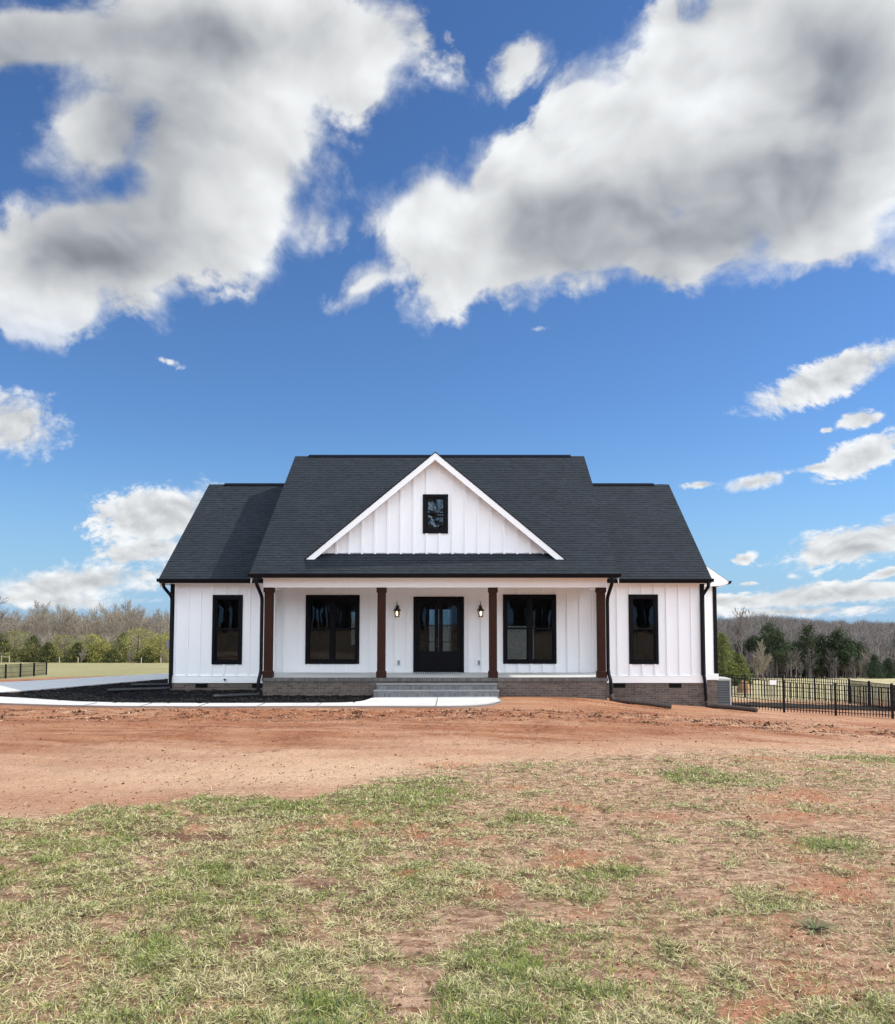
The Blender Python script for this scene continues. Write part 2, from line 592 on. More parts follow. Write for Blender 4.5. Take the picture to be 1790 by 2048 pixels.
def gnoise(x, y, seed=0):
    x = np.asarray(x, float)
    y = np.asarray(y, float)
    ix = np.floor(x)
    iy = np.floor(y)
    fx = x - ix
    fy = y - iy
    ux = fx * fx * fx * (fx * (fx * 6 - 15) + 10)
    uy = fy * fy * fy * (fy * (fy * 6 - 15) + 10)

    def g(ox, oy):
        a = _hash(ix + ox, iy + oy, seed) * (2 * np.pi / 65536)
        return np.cos(a) * (fx - ox) + np.sin(a) * (fy - oy)
    a = g(0, 0) * (1 - ux) + g(1, 0) * ux
    b = g(0, 1) * (1 - ux) + g(1, 1) * ux
    return (a * (1 - uy) + b * uy) * 1.5


def fbm(x, y, oct=4, seed=0, rough=.5):
    s = 0
    a = 1.
    t = 0.
    for i in range(oct):
        s = s + a * gnoise(x * 2 ** i, y * 2 ** i, seed + i * 17)
        t += a
        a *= rough
    return s / t * 1.6


def sstep(x, a, b):
    t = np.clip((x - a) / (b - a), 0, 1)
    return t * t * (3 - 2 * t)


CTRL = np.array([
    (-4, 0, .72), (4, 0, .70), (0, 3.3, .6), (-3, 3.3, .6), (3, 3.3, .6), (-8, 5, .52), (8, 5, .45), (0, 8, .44), (-6, 10, .36), (6, 10, .30), (0, 14, .24),
    (-8, 16, .16), (9, 16, -.22), (13, 20, -.62), (0, 18, .11), (5, 18, -.02), (-12, 20, .02), (0, 21.3, -.01), (-6, 21.5, -.01), (-10, 22, -.01),
    (-14, 22.5, -.01), (-5.8, 24.5, -.01), (0, 24.3, 0), (4.4, 24.3, -.10), (7.9, 26.2, -.50), (-9.2, 26.4, -.02), (-13, 26, -.02), (-18, 28, -.02),
    (-12, 32, -.02), (-15, 34, -.06), (-11, 36, -.03), (-9.2, 36, -.05), (6.05, 23.6, -.31), (5.2, 24.0, -.22), (6.1, 26.2, -.36), (4.95, 26.2, -.22), (9.05, 25.2, -.58), (9.6, 24, -.50), (9.4, 29.5, -.80), (12.3, 31.5, -1.22), (15.5, 31, -1.36), (18.5, 30, -1.45),
    (8.5, 36, -1.1), (0, 37, -.6), (-14, 38, -.2), (-19, 40, -.5), (-22, 45, -1.0), (-27, 52, -1.5), (-30, 62, -1.9), (-16, 60, -1.2), (-45, 110, -3.3), (-75, 110, -3.2), (-25, 110, -3.3),
    (-100, 200, -6), (20, 45, -1.9), (33, 75, -3.2), (50, 78, -3.3), (35, 112, -5.4), (60, 112, -5.4), (90, 110, -5.2), (60, 200, -8.5), (150, 200, -8), (0, 100, -4), (0, 220, -7),
    (60, 400, -6), (220, 400, -7), (-150, 400, -8), (0, 800, -9), (600, 800, -9), (-600, 800, -9), (0, 2500, -9), (2000, 2500, -9), (-2000, 2500, -9),
    (-60, 40, -1), (60, 30, -2.5), (-40, 5, .3), (40, 5, -.8), (0, -30, 1.0), (-50, -40, 1), (60, -40, 0.5), (0, -150, 1), (-300, 0, -2), (300, 0, -4), (0, -2000, 0), (1500, -500, -4), (-1500, -500, -3)], float)


def _tps():
    # compress far distances so that near detail is well conditioned
    p = _warp(CTRL[:, 0], CTRL[:, 1])
    n = len(p)
    d = np.linalg.norm(p[:, None] - p[None], axis=2)
    K = np.where(d > 0, d ** 2 * np.log(np.maximum(d, 1e-9)), 0) + np.eye(n) * 1e-4
    Pm = np.c_[np.ones(n), p]
    A = np.block([[K, Pm], [Pm.T, np.zeros((3, 3))]])
    return p, np.linalg.solve(A, np.r_[CTRL[:, 2], 0, 0, 0])


def _warp(x, y):
    x = np.asarray(x, float)
    y = np.asarray(y, float)
    return np.stack([np.arcsinh(x / 15), np.arcsinh((y - 20) / 15)], -1)


TP, TW = _tps()


def base_z(x, y):
    q = _warp(x, y)
    shp = q.shape[:-1]
    q = q.reshape(-1, 2)
    out = np.zeros(len(q))
    for i in range(0, len(q), 50000):
        qq = q[i:i + 50000]
        d = np.linalg.norm(qq[:, None] - TP[None], axis=2)
        k = np.where(d > 0, d ** 2 * np.log(np.maximum(d, 1e-9)), 0)
        out[i:i + 50000] = k @ TW[:-3] + TW[-3] + qq @ TW[-2:]
    return out.reshape(shp)


BX = np.array([-30, -12, -3.96, -3.56, -3.01, -2.39, -1.42, -1.08, -.64, -.1, .89, 2.02, 3.24, 4.45, 7.25, 12, 30])
BY = np.array([5.0, 6.0, 7.27, 7.83, 8.21, 8.63, 8.69, 9.27, 10.2, 10.63, 11.1, 11.88, 12.47, 12.72, 13.86, 15, 17])
BARE = [(-2.36, 6.79, .35, .22, .9), (-1.97, 6.65, .3, .15, .8), (-2.5, 5.15, .38, .18, .7), (-1.1, 4.35, .16, .22, .9), (-1.13, 5.4, .25, .12, .7), (-.8, 5.3, .28, .18, .8),
        (-.31, 3.85, .24, .35, .95), (-.16, 4.3, .22, .3, .95), (.05, 4.7, .25, .3, .9), (.25, 5.1, .3, .35, .8), (.1, 6.45, .3, .25, .6), (.62, 4.2, .35, .22, .7), (.85, 3.9, .3, .2, .6),
        (1.77, 5.6, .35, .3, .7), (1.48, 5.1, .25, .25, .6), (2.83, 7.3, .5, .5, .6), (4.2, 8.3, .9, .8, .7), (3.2, 6.3, .4, .35, .5), (2.1, 9.6, .8, .5, .5), (.9, 3.55, .5, .15, .6), (2.0, 4.0, .3, .25, .4), (3.3, 10.4, .9, .5, .5), (-.35, 3.5, .3, .22, 1.0), (.55, 4.75, .35, .2, .8), (1.2, 4.5, .4, .25, .7), (2.4, 5.4, .5, .3, .7), (.9, 6.0, .5, .3, .7), (1.6, 7.6, .7, .4, .7), (-1.75, 4.6, .3, .12, .6), (-.55, 6.1, .3, .15, .6), (-3.4, 5.9, .4, .15, .6), (3.6, 7.2, .6, .4, .7), (.3, 8.2, .5, .3, .5)]
GREEN = [(-1.57, 5.6, .35, .25), (-3.0, 6.5, .6, .3), (-1.53, 4.2, .3, .25), (1.01, 5.6, .3, .25), (1.84, 5.0, .3, .3), (.23, 4.05, .18, .2), (.72, 7.4, .3, .4), (6.3, 12.3, 1.3, .7), (3.0, 9.9, .9, .9),
         (2.85, 6.4, .4, .4), (-1.65, 7.9, .8, .5), (-.6, 8.6, .9, .9), (-.5, 3.5, .25, .2), (2.3, 3.6, .3, .3)]


def cover(x, y):
    yb = np.interp(x, BX, BY)
    s = sstep(yb - y + .55 * fbm(x * .9, y * .9, 4, 5) + .45 * fbm(x * 2.8, y * 2.8, 4, 15, .6), -.15 - .10 * np.clip(x, 0, 6), .35 + .25 * np.clip(x, 0, 6))
    right = sstep(x + .25 * (y - 6), -.4, 1.6)
    p = .6 * fbm(x * 1.5, y * 1.2, 5, 31, .6) + .6 * fbm(x * 4.5, y * 3.6, 4, 37, .6)
    pa = sstep(p, -.36 + right * .46, .20 + right * .44)
    c = s * (.20 - .07 * right + (.80 + .07 * right) * pa)
    for bx, by, rx, ry, w in BARE:
        d = np.hypot((x - bx) / rx, (y - by) / ry) + .5 * fbm(x * 3, y * 3, 3, 77)
        c = c * (1 - w * (1 - sstep(d, .55, 1.15)))
    g = np.zeros_like(c)
    for bx, by, rx, ry in GREEN:
        d = np.hypot((x - bx) / rx, (y - by) / ry) + .4 * fbm(x * 2.5, y * 2.5, 3, 91)
        g = np.maximum(g, 1 - sstep(d, .3, 1.2))
    c = np.clip(np.maximum(c, g * .85 * s), 0, 1)
    gn = np.clip(.38 + .75 * fbm(x * .8, y * .7, 4, 55) + .65 * g - .15 * right, 0, 1)
    return c, gn


def relief_amp(x, y):
    f = np.where(x < 2.35, 1 - sstep(y, 20.8, 21.2), 1 - sstep(y, 23.4 + np.clip(x - 4.6, 0, 1) * 2, 24.2 + np.clip(x - 4.6, 0, 1) * 2))
    far = sstep(np.hypot(x, y), 70, 200)
    f = np.maximum(f, sstep(y, 42, 60))
    return f * (1 - far)


def tracks(x, y):
    # wheel tracks of the grading machine curving over the clay
    out = np.zeros_like(x)
    bar = np.zeros_like(x)
    for y0, k1, k2, x0, x1 in ((11.6, .16, .018, -9.5, 2.5), (13.3, .16, .018, -9.5, 3.2), (16.2, .05, -.006, -11, 9), (17.7, .05, -.006, -11, 10), (14.6, -.10, .012, 2, 12)):
        yc = y0 + k1 * (x + 6) + k2 * (x + 6) ** 2 + .12 * gnoise(x * .5, x * 0 + y0, 3)
        w = np.exp(-((y - yc) / .17) ** 2) * sstep(x, x0, x0 + 2) * (1 - sstep(x, x1 - 2, x1)) * sstep(fbm(x * .8, y * .4, 3, 88), -.75, .05)
        out = np.maximum(out, w)
        bar = np.where(w > .3, np.sin(x * 2 * np.pi / .19 + (y - yc) * 9), bar)
    return out, bar


def relief(x, y):
    c, _ = cover(x, y)
    a = relief_amp(x, y)
    band = np.exp(-((y - 19.6 + .25 * np.sin(x * .8)) / 1.5) ** 2)
    z = .020 * fbm(x * .7, y * .7, 3, 3)
    z = z + .012 * fbm(x * 3.1, y * 3.1, 4, 9, .6) * (1 + c * 1.6)
    z = z + .010 * fbm(x * 8, y * 8, 3, 19, .6) * (1 - sstep(y, 13, 20))
    # churned strip in front of the walk
    ch = fbm(x * 2.2, y * 5.0, 5, 21, .65)
    z = z + band * (.085 * np.maximum(ch, -.2) + .015 * fbm(x * 9, y * 14, 3, 14))
    # grading ruts swinging across the clay
    t = x * .28 + y * .96 + .35 * fbm(x * .25, y * .25, 2, 41)
    rut = np.abs(np.mod(t * 1.25, 1) - .5) * 2
    zone = sstep(y, 8, 10) * (1 - sstep(y, 16.5, 19)) * (1 - c) * sstep(fbm(x * .35, y * 1.2, 3, 63), -.5, .2)
    z = z + zone * .045 * sstep(rut, .5, 1.0) * (.6 + .6 * fbm(x * 1.5, y * 6, 3, 66))
    tw, tb = tracks(x, y)
    z = z - tw * (.026 - .012 * tb) * (1 - c)
    return z * a


def ground_z(x, y):
    x = np.asarray(x, float)
    y = np.asarray(y, float)
    return base_z(x, y) + relief(x, y)


def gz1(x, y):
    return float(ground_z(np.array([x]), np.array([y]))[0])


# ------------------------------------------------------------------ ground sheet
def axis(parts):
    out = []
    for a, b, n in parts:
        out.append(np.linspace(a, b, n, endpoint=False))
    return np.concatenate(out)


def geo(a, b, n):
    return a + (b - a) * (np.linspace(0, 1, n + 1)[1:] ** 3.2)


gxs = np.concatenate([-geo(20, 3000, 34)[::-1], np.arange(-20, -6.5, .16), np.arange(-6.5, 9, .034), np.arange(9, 20.1, .16), geo(20.1, 3000, 34)])
ysn = 3.0 + np.cumsum(np.concatenate([[0], np.full(420, .0105) * (1 + np.arange(420) * .0145)]))
ysn = ysn[ysn < 22.5]
gys = np.concatenate([-geo(0, 3000, 30)[::-1], np.arange(0, 3, .12), ysn, np.arange(ysn[-1] + .08, 36, .12), 36 + geo(0, 3500, 60)])
GX, GY = np.meshgrid(gxs, gys)
GZ = ground_z(GX, GY)
cov, grn = cover(GX, GY)
fld = sstep(GY + np.where(GX < -9, .28 * (GX + 9), 0), 31.5, 34.5) * np.where(GX < 0, 1, 0) + np.where(GX >= 0, sstep(GY - .12 * np.maximum(GX - 12, 0), 38, 44), 0)
fld = np.clip(fld, 0, 1)
dust = np.clip(.80 * np.exp(-((GY - 11.0 - .25 * GX) / 2.6) ** 2) + .40 * fbm(GX * .3, GY * .55, 4, 71) + .8 * np.exp(-(((GX + 9.4) / 1.6) ** 2 + ((GY - 19.9) / .35) ** 2)) * (.6 + fbm(GX * 2, GY * 4, 3, 8)) + .25 * sstep(GX, 4, 9), 0, 1)
mud = np.zeros_like(GX)
for bx, by, rx, ry, w in [(-2.36, 6.79, .4, .25, 1), (-1.97, 6.65, .35, .18, .9), (-2.5, 5.15, .4, .2, .7), (-1.1, 4.35, .2, .25, .9), (-.8, 5.3, .3, .2, .7), (.2, 5.0, .4, .3, .4)]:
    mud = np.maximum(mud, w * (1 - sstep(np.hypot((GX - bx) / rx, (GY - by) / ry) + .5 * fbm(GX * 3, GY * 3, 3, 78), .4, 1.2)))
churn = np.exp(-(np.maximum(np.abs(GY - 19.3) - .9, 0) / .9) ** 2) * sstep(fbm(GX * 1.1, GY * 4.2, 5, 21, .68), .12, .42) * ((GY < 21.2) | (GX > 2.4))
mud = np.maximum(mud, .95 * churn)
TRK, TBR = tracks(GX, GY)
mud = np.maximum(mud, .42 * TRK * (.55 - .45 * TBR) * (1 - cov) * (GY < 21.2))
nyy, nxx = GX.shape
idx = np.arange(nyy * nxx).reshape(nyy, nxx)
quads = np.stack([idx[:-1, :-1], idx[:-1, 1:], idx[1:, 1:], idx[1:, :-1]], -1).reshape(-1, 4)
lawn = sstep(np.interp(GX, BX, BY) - GY + .5 * fbm(GX * .9, GY * .9, 4, 5), -.8 - .12 * np.clip(GX, 0, 6), .4)
rfield = fld * sstep(GX, 4, 10)
t_ = GX * .22 + GY * .97 + .5 * fbm(GX * .22, GY * .22, 2, 41)
streak = fbm(t_ * 2.6, (GX - .3 * GY) * .16, 4, 81, .6)
stk = np.clip(.5 + .5 * streak, 0, 1)
gcol2 = np.stack([lawn, rfield, stk], -1).reshape(-1, 3)
gcol = np.stack([cov, fld, mud, dust], -1).reshape(-1, 4)


def mat_ground():
    mt = bpy.data.materials.new('clay_and_field')
    mt.use_nodes = True
    N = NT(mt.node_tree)
    b = N.n['Principled BSDF']
    c = N.node('ShaderNodeTexCoord').outputs['Object']
    at = N.node('ShaderNodeAttribute', attribute_name='col')
    sep = N.node('ShaderNodeSeparateColor', {'Color': at.outputs['Color']}).outputs
    n1 = N.noise(c, .9, 6, .6).outputs[0]
    n2 = N.noise(N.vm('MULTIPLY', c, (1, 2.2, 1)), 7, 6, .68).outputs[0]
    n3 = N.noise(c, 30, 6, .72).outputs[0]
    zn = N.node('ShaderNodeAttribute', attribute_name='zone')
    z2 = N.node('ShaderNodeSeparateColor', {'Color': zn.outputs['Color']}).outputs
    col = N.mix(N.ss(n1, .35, .65), (.235, .086, .042), (.315, .135, .070))
    col = N.mix(N.m('MULTIPLY', N.ss(n2, .42, .66), .6), col, (.385, .195, .112))
    col = N.mix(N.m('MULTIPLY', N.ss(z2[2], .45, .80), .55), col, (.42, .245, .152))
    col = N.mix(N.m('MULTIPLY', N.ss(z2[2], .45, .15), .55), col, (.165, .062, .033))
    col = N.mix(N.m('MULTIPLY', at.outputs['Alpha'], .92), col, (.56, .375, .245))
    lawn = N.mix(N.ss(n2, .36, .64), (.20, .115, .072), (.56, .375, .255))
    lawn = N.mix(N.ss(n1, .5, .68), lawn, (.42, .185, .105))
    col = N.mix(N.m('MULTIPLY', z2[0], .85), col, lawn)
    col = N.mix(N.m('MULTIPLY', sep[2], .85), col, (.105, .050, .033))
    col = N.mix(N.m('MULTIPLY', N.ss(n3, .54, .70), .55), col, (.50, .355, .25))
    col = N.mix(N.m('MULTIPLY', N.ss(n3, .46, .32), .75), col, (.13, .062, .04))
    col = N.mix(N.m('MULTIPLY', sep[0], .7), col, N.mix(N.ss(n2, .4, .6), (.085, .058, .035), (.20, .145, .082)))
    f1 = N.noise(N.vm('MULTIPLY', c, (.25, 1, 1)), .35, 6, .65).outputs[0]
    f2 = N.noise(c, 3.2, 4, .7).outputs[0]
    fc = N.mix(N.ss(f1, .35, .65), (.300, .265, .135), (.235, .215, .105))
    fc = N.mix(N.m('MULTIPLY', N.ss(f2, .45, .7), .5), fc, (.33, .29, .165))
    fc = N.mix(z2[1], fc, N.mix(N.ss(f1, .35, .65), (.44, .375, .22), (.34, .295, .165)))
    col = N.mix(sep[1], col, fc)
    col = N.mix(zn.outputs['Alpha'], col, (.17, .14, .12))
    N.put(b.inputs['Base Color'], col)
    b.inputs['Roughness'].default_value = .95
    b.inputs['Specular IOR Level'].default_value = .08
    h = N.m('ADD', N.m('MULTIPLY', n3, .5), N.m('MULTIPLY', n2, 1.))
    bp = N.node('ShaderNodeBump', {'Strength': 1.0, 'Distance': .042, 'Height': h})
    N.l.new(bp.outputs[0], b.inputs['Normal'])
    return mt


M['ground'] = mat_ground()
ground = np_mesh('ground', np.stack([GX, GY, GZ], -1).reshape(-1, 3), quads, M['ground'], gcol, smooth=True)
_a = np.ones((len(gcol2), 4), np.float32)
_a[:, :3] = gcol2
_a[:, 3] = sstep(np.hypot(GX, GY) + 12 * fbm(GX * .02, GY * .02, 3, 6), 118, 150).ravel()
ground.data.color_attributes.new('zone', 'FLOAT_COLOR', 'POINT').data.foreach_set('color', _a.ravel())
tag(ground, kind='structure')


# ------------------------------------------------------------------ sheets: driveway, walk, mulch bed
def strip(name, m, edge_a, edge_b, n, k, lift, thick=0., noise_amp=0., seed=0):
    """sheet between two polylines, following the ground"""
    def samp(e):
        e = np.array(e, float)
        d = np.r_[0, np.cumsum(np.hypot(*np.diff(e, axis=0).T))]
        # rounded corners by smoothing the dense sampling
        t = np.linspace(0, d[-1], n)
        p = np.stack([np.interp(t, d, e[:, 0]), np.interp(t, d, e[:, 1])], -1)
        for _ in range(10):
            p[1:-1] = p[1:-1] * .5 + (p[:-2] + p[2:]) * .25
        return p
    A, B = samp(edge_a), samp(edge_b)
    w = np.linspace(0, 1, k)[None, :, None]
    Pn = A[:, None] * (1 - w) + B[:, None] * w
    z = base_z(Pn[..., 0], Pn[..., 1]) + lift
    if noise_amp:
        z = z + noise_amp * fbm(Pn[..., 0] * 2.5, Pn[..., 1] * 2.5, 4, seed, .65)
    V = np.concatenate([Pn, z[..., None]], -1)
    ii = np.arange(n * k).reshape(n, k)
    q = np.stack([ii[:-1, :-1], ii[1:, :-1], ii[1:, 1:], ii[:-1, 1:]], -1).reshape(-1, 4)
    verts = V.reshape(-1, 3)
    faces = [q]
    if thick:
        ring = np.concatenate([ii[:, 0], ii[-1, 1:], ii[-2::-1, -1], ii[0, -2:0:-1]])
        low = verts[ring].copy()
        low[:, 2] -= thick
        b0 = len(verts)
        verts = np.concatenate([verts, low])
        m_ = len(ring)
        j = np.arange(m_)
        faces.append(np.stack([ring[j], ring[(j + 1) % m_], b0 + (j + 1) % m_, b0 + j], -1))
    return np_mesh(name, verts, faces, m, smooth=noise_amp > 0)


drive = strip('driveway', M['concrete'], [(-34, 17), (-19, 21.5), (-15.6, 24.0), (-13.9, 25.6), (-12.8, 28), (-11.3, 31.6), (-9.4, 33.4), (-9.4, 36)],
              [(-40, 22), (-22, 27.0), (-16.6, 29.8), (-14.6, 32.6), (-13.2, 34.6), (-12.0, 36.0), (-11.0, 38), (-10.2, 41)], 90, 14, .035, .12)
tag(drive, kind='structure')
walk = strip('walkway', M['concrete'], [(-18, 24.6), (-14.0, 24.45), (-12.3, 23.75), (-10.3, 22.65), (-8.6, 22.25), (-6, 22.2), (-3.2, 22.2), (-2.75, 22.35), (-2.5, 22.9), (-2.45, 23.86), (-.5, 23.86), (1.14, 23.86)],
             [(-18, 22.6), (-13.7, 22.7), (-12.0, 22.1), (-10.3, 21.6), (-8.6, 21.3), (-6, 21.25), (-3.2, 21.25), (-2.0, 21.25), (-1.0, 21.25), (0, 21.3), (.8, 21.6), (1.2, 22.6)], 160, 8, .05, .16)
tag(walk, kind='structure')
# saw-cut joints of the walk
j = MB()
for x in (-9.6, -8.1, -6.6, -5.1, -3.6):
    j.box(x - .006, x + .006, 21.27, 22.19, .035, .0535)
j.box(-.56, -.548, 21.3, 23.85, .035, .0545)
tag(j.build('walkway_joint', M['acdark']), kind='structure')
bed = strip('mulch_bed', M['mulch'], [(-14.6, 25.2), (-13.6, 25.9), (-12.6, 28), (-11.1, 31.5), (-9.2, 33.2), (-9.2, 30), (-9.18, 26.75), (-5.78, 26.75), (-5.78, 24.6), (-2.5, 24.6)],
            [(-14.6, 24.6), (-13.6, 24.2), (-12.3, 23.6), (-11.3, 23.1), (-10.3, 22.6), (-9.0, 22.2), (-7.6, 22.1), (-5.2, 22.1), (-3.6, 22.1), (-2.5, 22.9)], 110, 30, .03, 0, .045, 4)
tag(bed, kind='structure')
nch = 5000
cx_ = RNG.uniform(-14, -2.6, nch)
cy_ = RNG.uniform(22.25, 33, nch)
okc = np.zeros(nch, bool)
okc |= (cx_ > -9.3) & (cy_ < 24.5) & (cx_ < -2.7)
okc |= (cx_ > -9.3) & (cx_ < -5.9) & (cy_ < 26.4)
okc |= (cx_ <= -9.3) & (cy_ > np.interp(cx_, [-14.6, -13.6, -12.3, -10.3, -9], [24.9, 24.4, 23.8, 22.9, 22.4])) & (cy_ < np.interp(cx_, [-14.6, -13.6, -12.6, -11.1, -9.2], [25.0, 25.6, 27.6, 31, 33]))
cx_, cy_ = cx_[okc], cy_[okc]


def shards(px, py, pz, size, cols, name, m, flat=.5):
    """little irregular lumps (jittered octahedra) as one mesh"""
    n = len(px)
    base = np.array([(1, 0, 0), (-1, 0, 0), (0, 1, 0), (0, -1, 0), (0, 0, 1), (0, 0, -1)], float)
    fc = np.array([(0, 2, 4), (2, 1, 4), (1, 3, 4), (3, 0, 4), (2, 0, 5), (1, 2, 5), (3, 1, 5), (0, 3, 5)])
    v = base[None] * RNG.uniform(.55, 1.35, (n, 6, 3))
    v = v + RNG.normal(0, .22, (n, 6, 3))
    v *= size[:, None, None] * np.array([1, 1, flat])
    a = RNG.uniform(0, 2 * np.pi, n)
    ca, sa = np.cos(a)[:, None], np.sin(a)[:, None]
    x = v[..., 0] * ca - v[..., 1] * sa
    y = v[..., 0] * sa + v[..., 1] * ca
    V = np.stack([x + px[:, None], y + py[:, None], v[..., 2] + pz[:, None]], -1).reshape(-1, 3)
    F = (fc[None] + (np.arange(n) * 6)[:, None, None]).reshape(-1, 3)
    C = np.repeat(cols, 6, axis=0)
    return np_mesh(name, V, F, m, C)


tone = RNG.uniform(.6, 2.2, len(cx_))[:, None]
chips = shards(cx_, cy_, base_z(cx_, cy_) + .05, RNG.uniform(.02, .07, len(cx_)), tone * np.array([[.010, .009, .009]]), 'mulch_chips', M['chip'], .35)
tag(chips, 'coarse black wood mulch chips heaped in the planting bed', 'mulch', kind='stuff')

# clods of clay lying on the bare earth
nc = 75000
px = RNG.uniform(-13, 14, nc)
py = np.where(RNG.random(nc) < .55, RNG.normal(19.5, 1.4, nc), RNG.uniform(7, 24, nc))
cc, _ = cover(px, py)
lim = np.where(px < 2.4, 21.2, np.where(px < 4.6, 24.3, 26.2))
clm = sstep(fbm(px * 1.1, py * 4.2, 5, 21, .68), .05, .4) * np.exp(-(np.maximum(np.abs(py - 19.3) - .9, 0) / .9) ** 2)
ok = (py < lim) & (py > 6) & (cc < .5) & (RNG.random(nc) < .30 + .70 * clm)
px, py = px[ok], py[ok]
sz = .006 + .016 * RNG.random(len(px)) ** 5 + .030 * RNG.random(len(px)) ** 2 * clm[ok]
cl = np.array([.22, .098, .055]) * RNG.uniform(.45, 1.4, (len(px), 1)) * (1 - .45 * clm[ok])[:, None]
lightc = RNG.random(len(px)) < .12
cl[lightc] = np.array([.5, .36, .26])
clods = shards(px, py, ground_z(px, py) + sz * .25, sz, cl, 'dirt_clods', M['clod'], .7)
tag(clods, 'crumbled red clay clods scattered over the bare earth before the house', 'clods', kind='stuff')
# smaller crumbs in the foreground turf
nc = 9000
px = RNG.uniform(-4.5, 6.5, nc)
py = 3.2 + 8 * RNG.random(nc) ** 1.5
cc, _ = cover(px, py)
ok = (cc < .62) & (np.abs(px) < .62 * py + .4)
px, py = px[ok], py[ok]
sz = .003 + .010 * RNG.random(len(px)) ** 3
cl = np.array([.24, .125, .075]) * RNG.uniform(.35, 1.5, (len(px), 1))
crumbs = shards(px, py, ground_z(px, py) + sz * .3, sz, cl, 'soil_crumbs', M['clod'], .7)
tag(crumbs, 'loose brown soil crumbs on worn patches of the lawn', 'soil', kind='stuff')


# ------------------------------------------------------------------ the house
house = thing('farmhouse', (-.67, 26.5, 0), 'single storey white board and batten farmhouse with dark shingle roof and deep front porch', 'house')
FLOOR = .555


def wall_grid(mb, xs, z0, z1, yf, yb, openings, ztop=None):
    """wall on plane y=yf with rectangular openings (x0,x1,z0,z1); ztop(x) optional sloping top"""
    cx = sorted(set(list(xs) + [o[0] for o in openings] + [o[1] for o in openings]))
    zt = ztop or (lambda x: z1)
    for a, b in zip(cx[:-1], cx[1:]):
        ops = sorted([(o[2], o[3]) for o in openings if o[0] <= a + 1e-6 and o[1] >= b - 1e-6])
        lo = z0
        segs = []
        for p, q in ops:
            segs.append((lo, p, False))
            lo = q
        segs.append((lo, None, True))
        for p, q, top in segs:
            qa, qb = (zt(a), zt(b)) if top else (q, q)
            if qa - p < 1e-4 and qb - p < 1e-4:
                continue
            for y, flip in ((yf, False), (yb, True)):
                pts = [(a, y, p), (b, y, p), (b, y, qb), (a, y, qa)]
                if qb - p < 1e-4:
                    pts = [pts[0], pts[1], pts[3]]
                elif qa - p < 1e-4:
                    pts = [pts[0], pts[1], pts[2]]
                mb.poly(pts[::-1] if flip else pts)
    for x0, x1, p, q in openings:
        mb.poly([(x0, yf, p), (x0, yb, p), (x1, yb, p), (x1, yf, p)])
        mb.poly([(x0, yf, q), (x1, yf, q), (x1, yb, q), (x0, yb, q)])
        mb.poly([(x0, yf, p), (x0, yf, q), (x0, yb, q), (x0, yb, p)])
        mb.poly([(x1, yf, p), (x1, yb, p), (x1, yb, q), (x1, yf, q)])


def battens(mb, xs, z0, ztop, y, skips, w=.062, d=.042):
    for x in xs:
        zt = ztop(x) if callable(ztop) else ztop
        segs = [(z0, zt)]
        for a, b, p, q in skips:
            if a - w / 2 < x < b + w / 2:
                ns = []
                for s0, s1 in segs:
                    if p > s0:
                        ns.append((s0, min(p, s1)))
                    if q < s1:
                        ns.append((max(q, s0), s1))
                segs = ns
        for s0, s1 in segs:
            if s1 - s0 > .05:
                mb.box(x - w / 2, x + w / 2, y - d, y + .004, s0, s1)


WT, PT = 3.44, 3.43
WL = (-9.17, -5.86)
WR = (4.56, 7.88)
win_l = (-7.832, -6.868, .838, 3.052)
win_r = (5.470, 6.412, .845, 3.066)
win_pl = (-4.925, -3.178, .828, 3.062)
win_pr = (1.475, 3.205, .835, 3.078)
door_o = (-1.43, .212, FLOOR, 3.008)


def inset(o, d):
    return (o[0] + d, o[1] - d, o[2] + d, o[3] - d)


# left and right wing fronts
for (x0, x1), wo_, lab in ((WL, win_l, 'left wing front wall'), (WR, win_r, 'right wing front wall')):
    mb = MB()
    wall_grid(mb, [x0, x1], .40, WT, 26.5, 26.66, [inset(wo_, .06)])
    bx = x0 + .16 + np.arange(9) * .394
    battens(mb, [b for b in bx if b < x1 - .05], .466, WT - .002, 26.5, [wo_])
    # side returns
    xe = x0 if x0 < 0 else x1
    s = 1 if x0 < 0 else -1
    zr = lambda y: 3.44 + min(y - 26.5, 35.8 - y) * .757
    mb.poly([(xe, 26.5, .4), (xe, 26.5, 3.44), (xe, 31.2, 7.1), (xe, 35.9, 3.44), (xe, 35.9, .4)])
    mb.build('siding_wall', M['white'], house)
# porch back wall
mb = MB()
px0, px1 = -5.95, 4.66
wall_grid(mb, [px0, px1], .50, PT, 26.9, 27.06, [inset(win_pl, .06), inset(win_pr, .06), (door_o[0] + .05, door_o[1] - .05, .5, door_o[3] - .05)])
battens(mb, list(np.arange(-5.62, 4.6, .4)), FLOOR + .003, PT - .002, 26.9, [win_pl, win_pr, door_o, (-2.03, -1.78, .76, 1.02), (.57, .82, .76, 1.02)])
mb.box(px0 - .1, px0, 26.66, 27.06, .5, PT)
mb.box(px1, px1 + .1, 26.66, 27.06, .5, PT)
mb.build('siding_wall', M['white'], house)
# recess returns between wing fronts and the porch wall
mb = MB()
mb.box(WL[1] - .01, WL[1] + .012, 26.502, 26.9, .4, WT)
mb.build('wall_return', M['white'], house)
mb = MB()
mb.box(WR[0] - .012, WR[0] + .01, 26.502, 26.9, .4, WT)
mb.build('wall_return', M['white'], house)
# right-hand rear projection
mb = MB()
mb.poly([(7.6, 28.1, .3), (8.76, 28.1, .3), (8.76, 28.1, 3.45), (7.6, 28.1, 4.3)])
mb.poly([(8.76, 28.1, .3), (8.76, 35, .3), (8.76, 35, 3.5), (8.76, 28.1, 3.5)])
battens(mb, [8.06, 8.40], .44, 3.4, 28.1, [])
mb.build('siding_wall', M['white'], house)
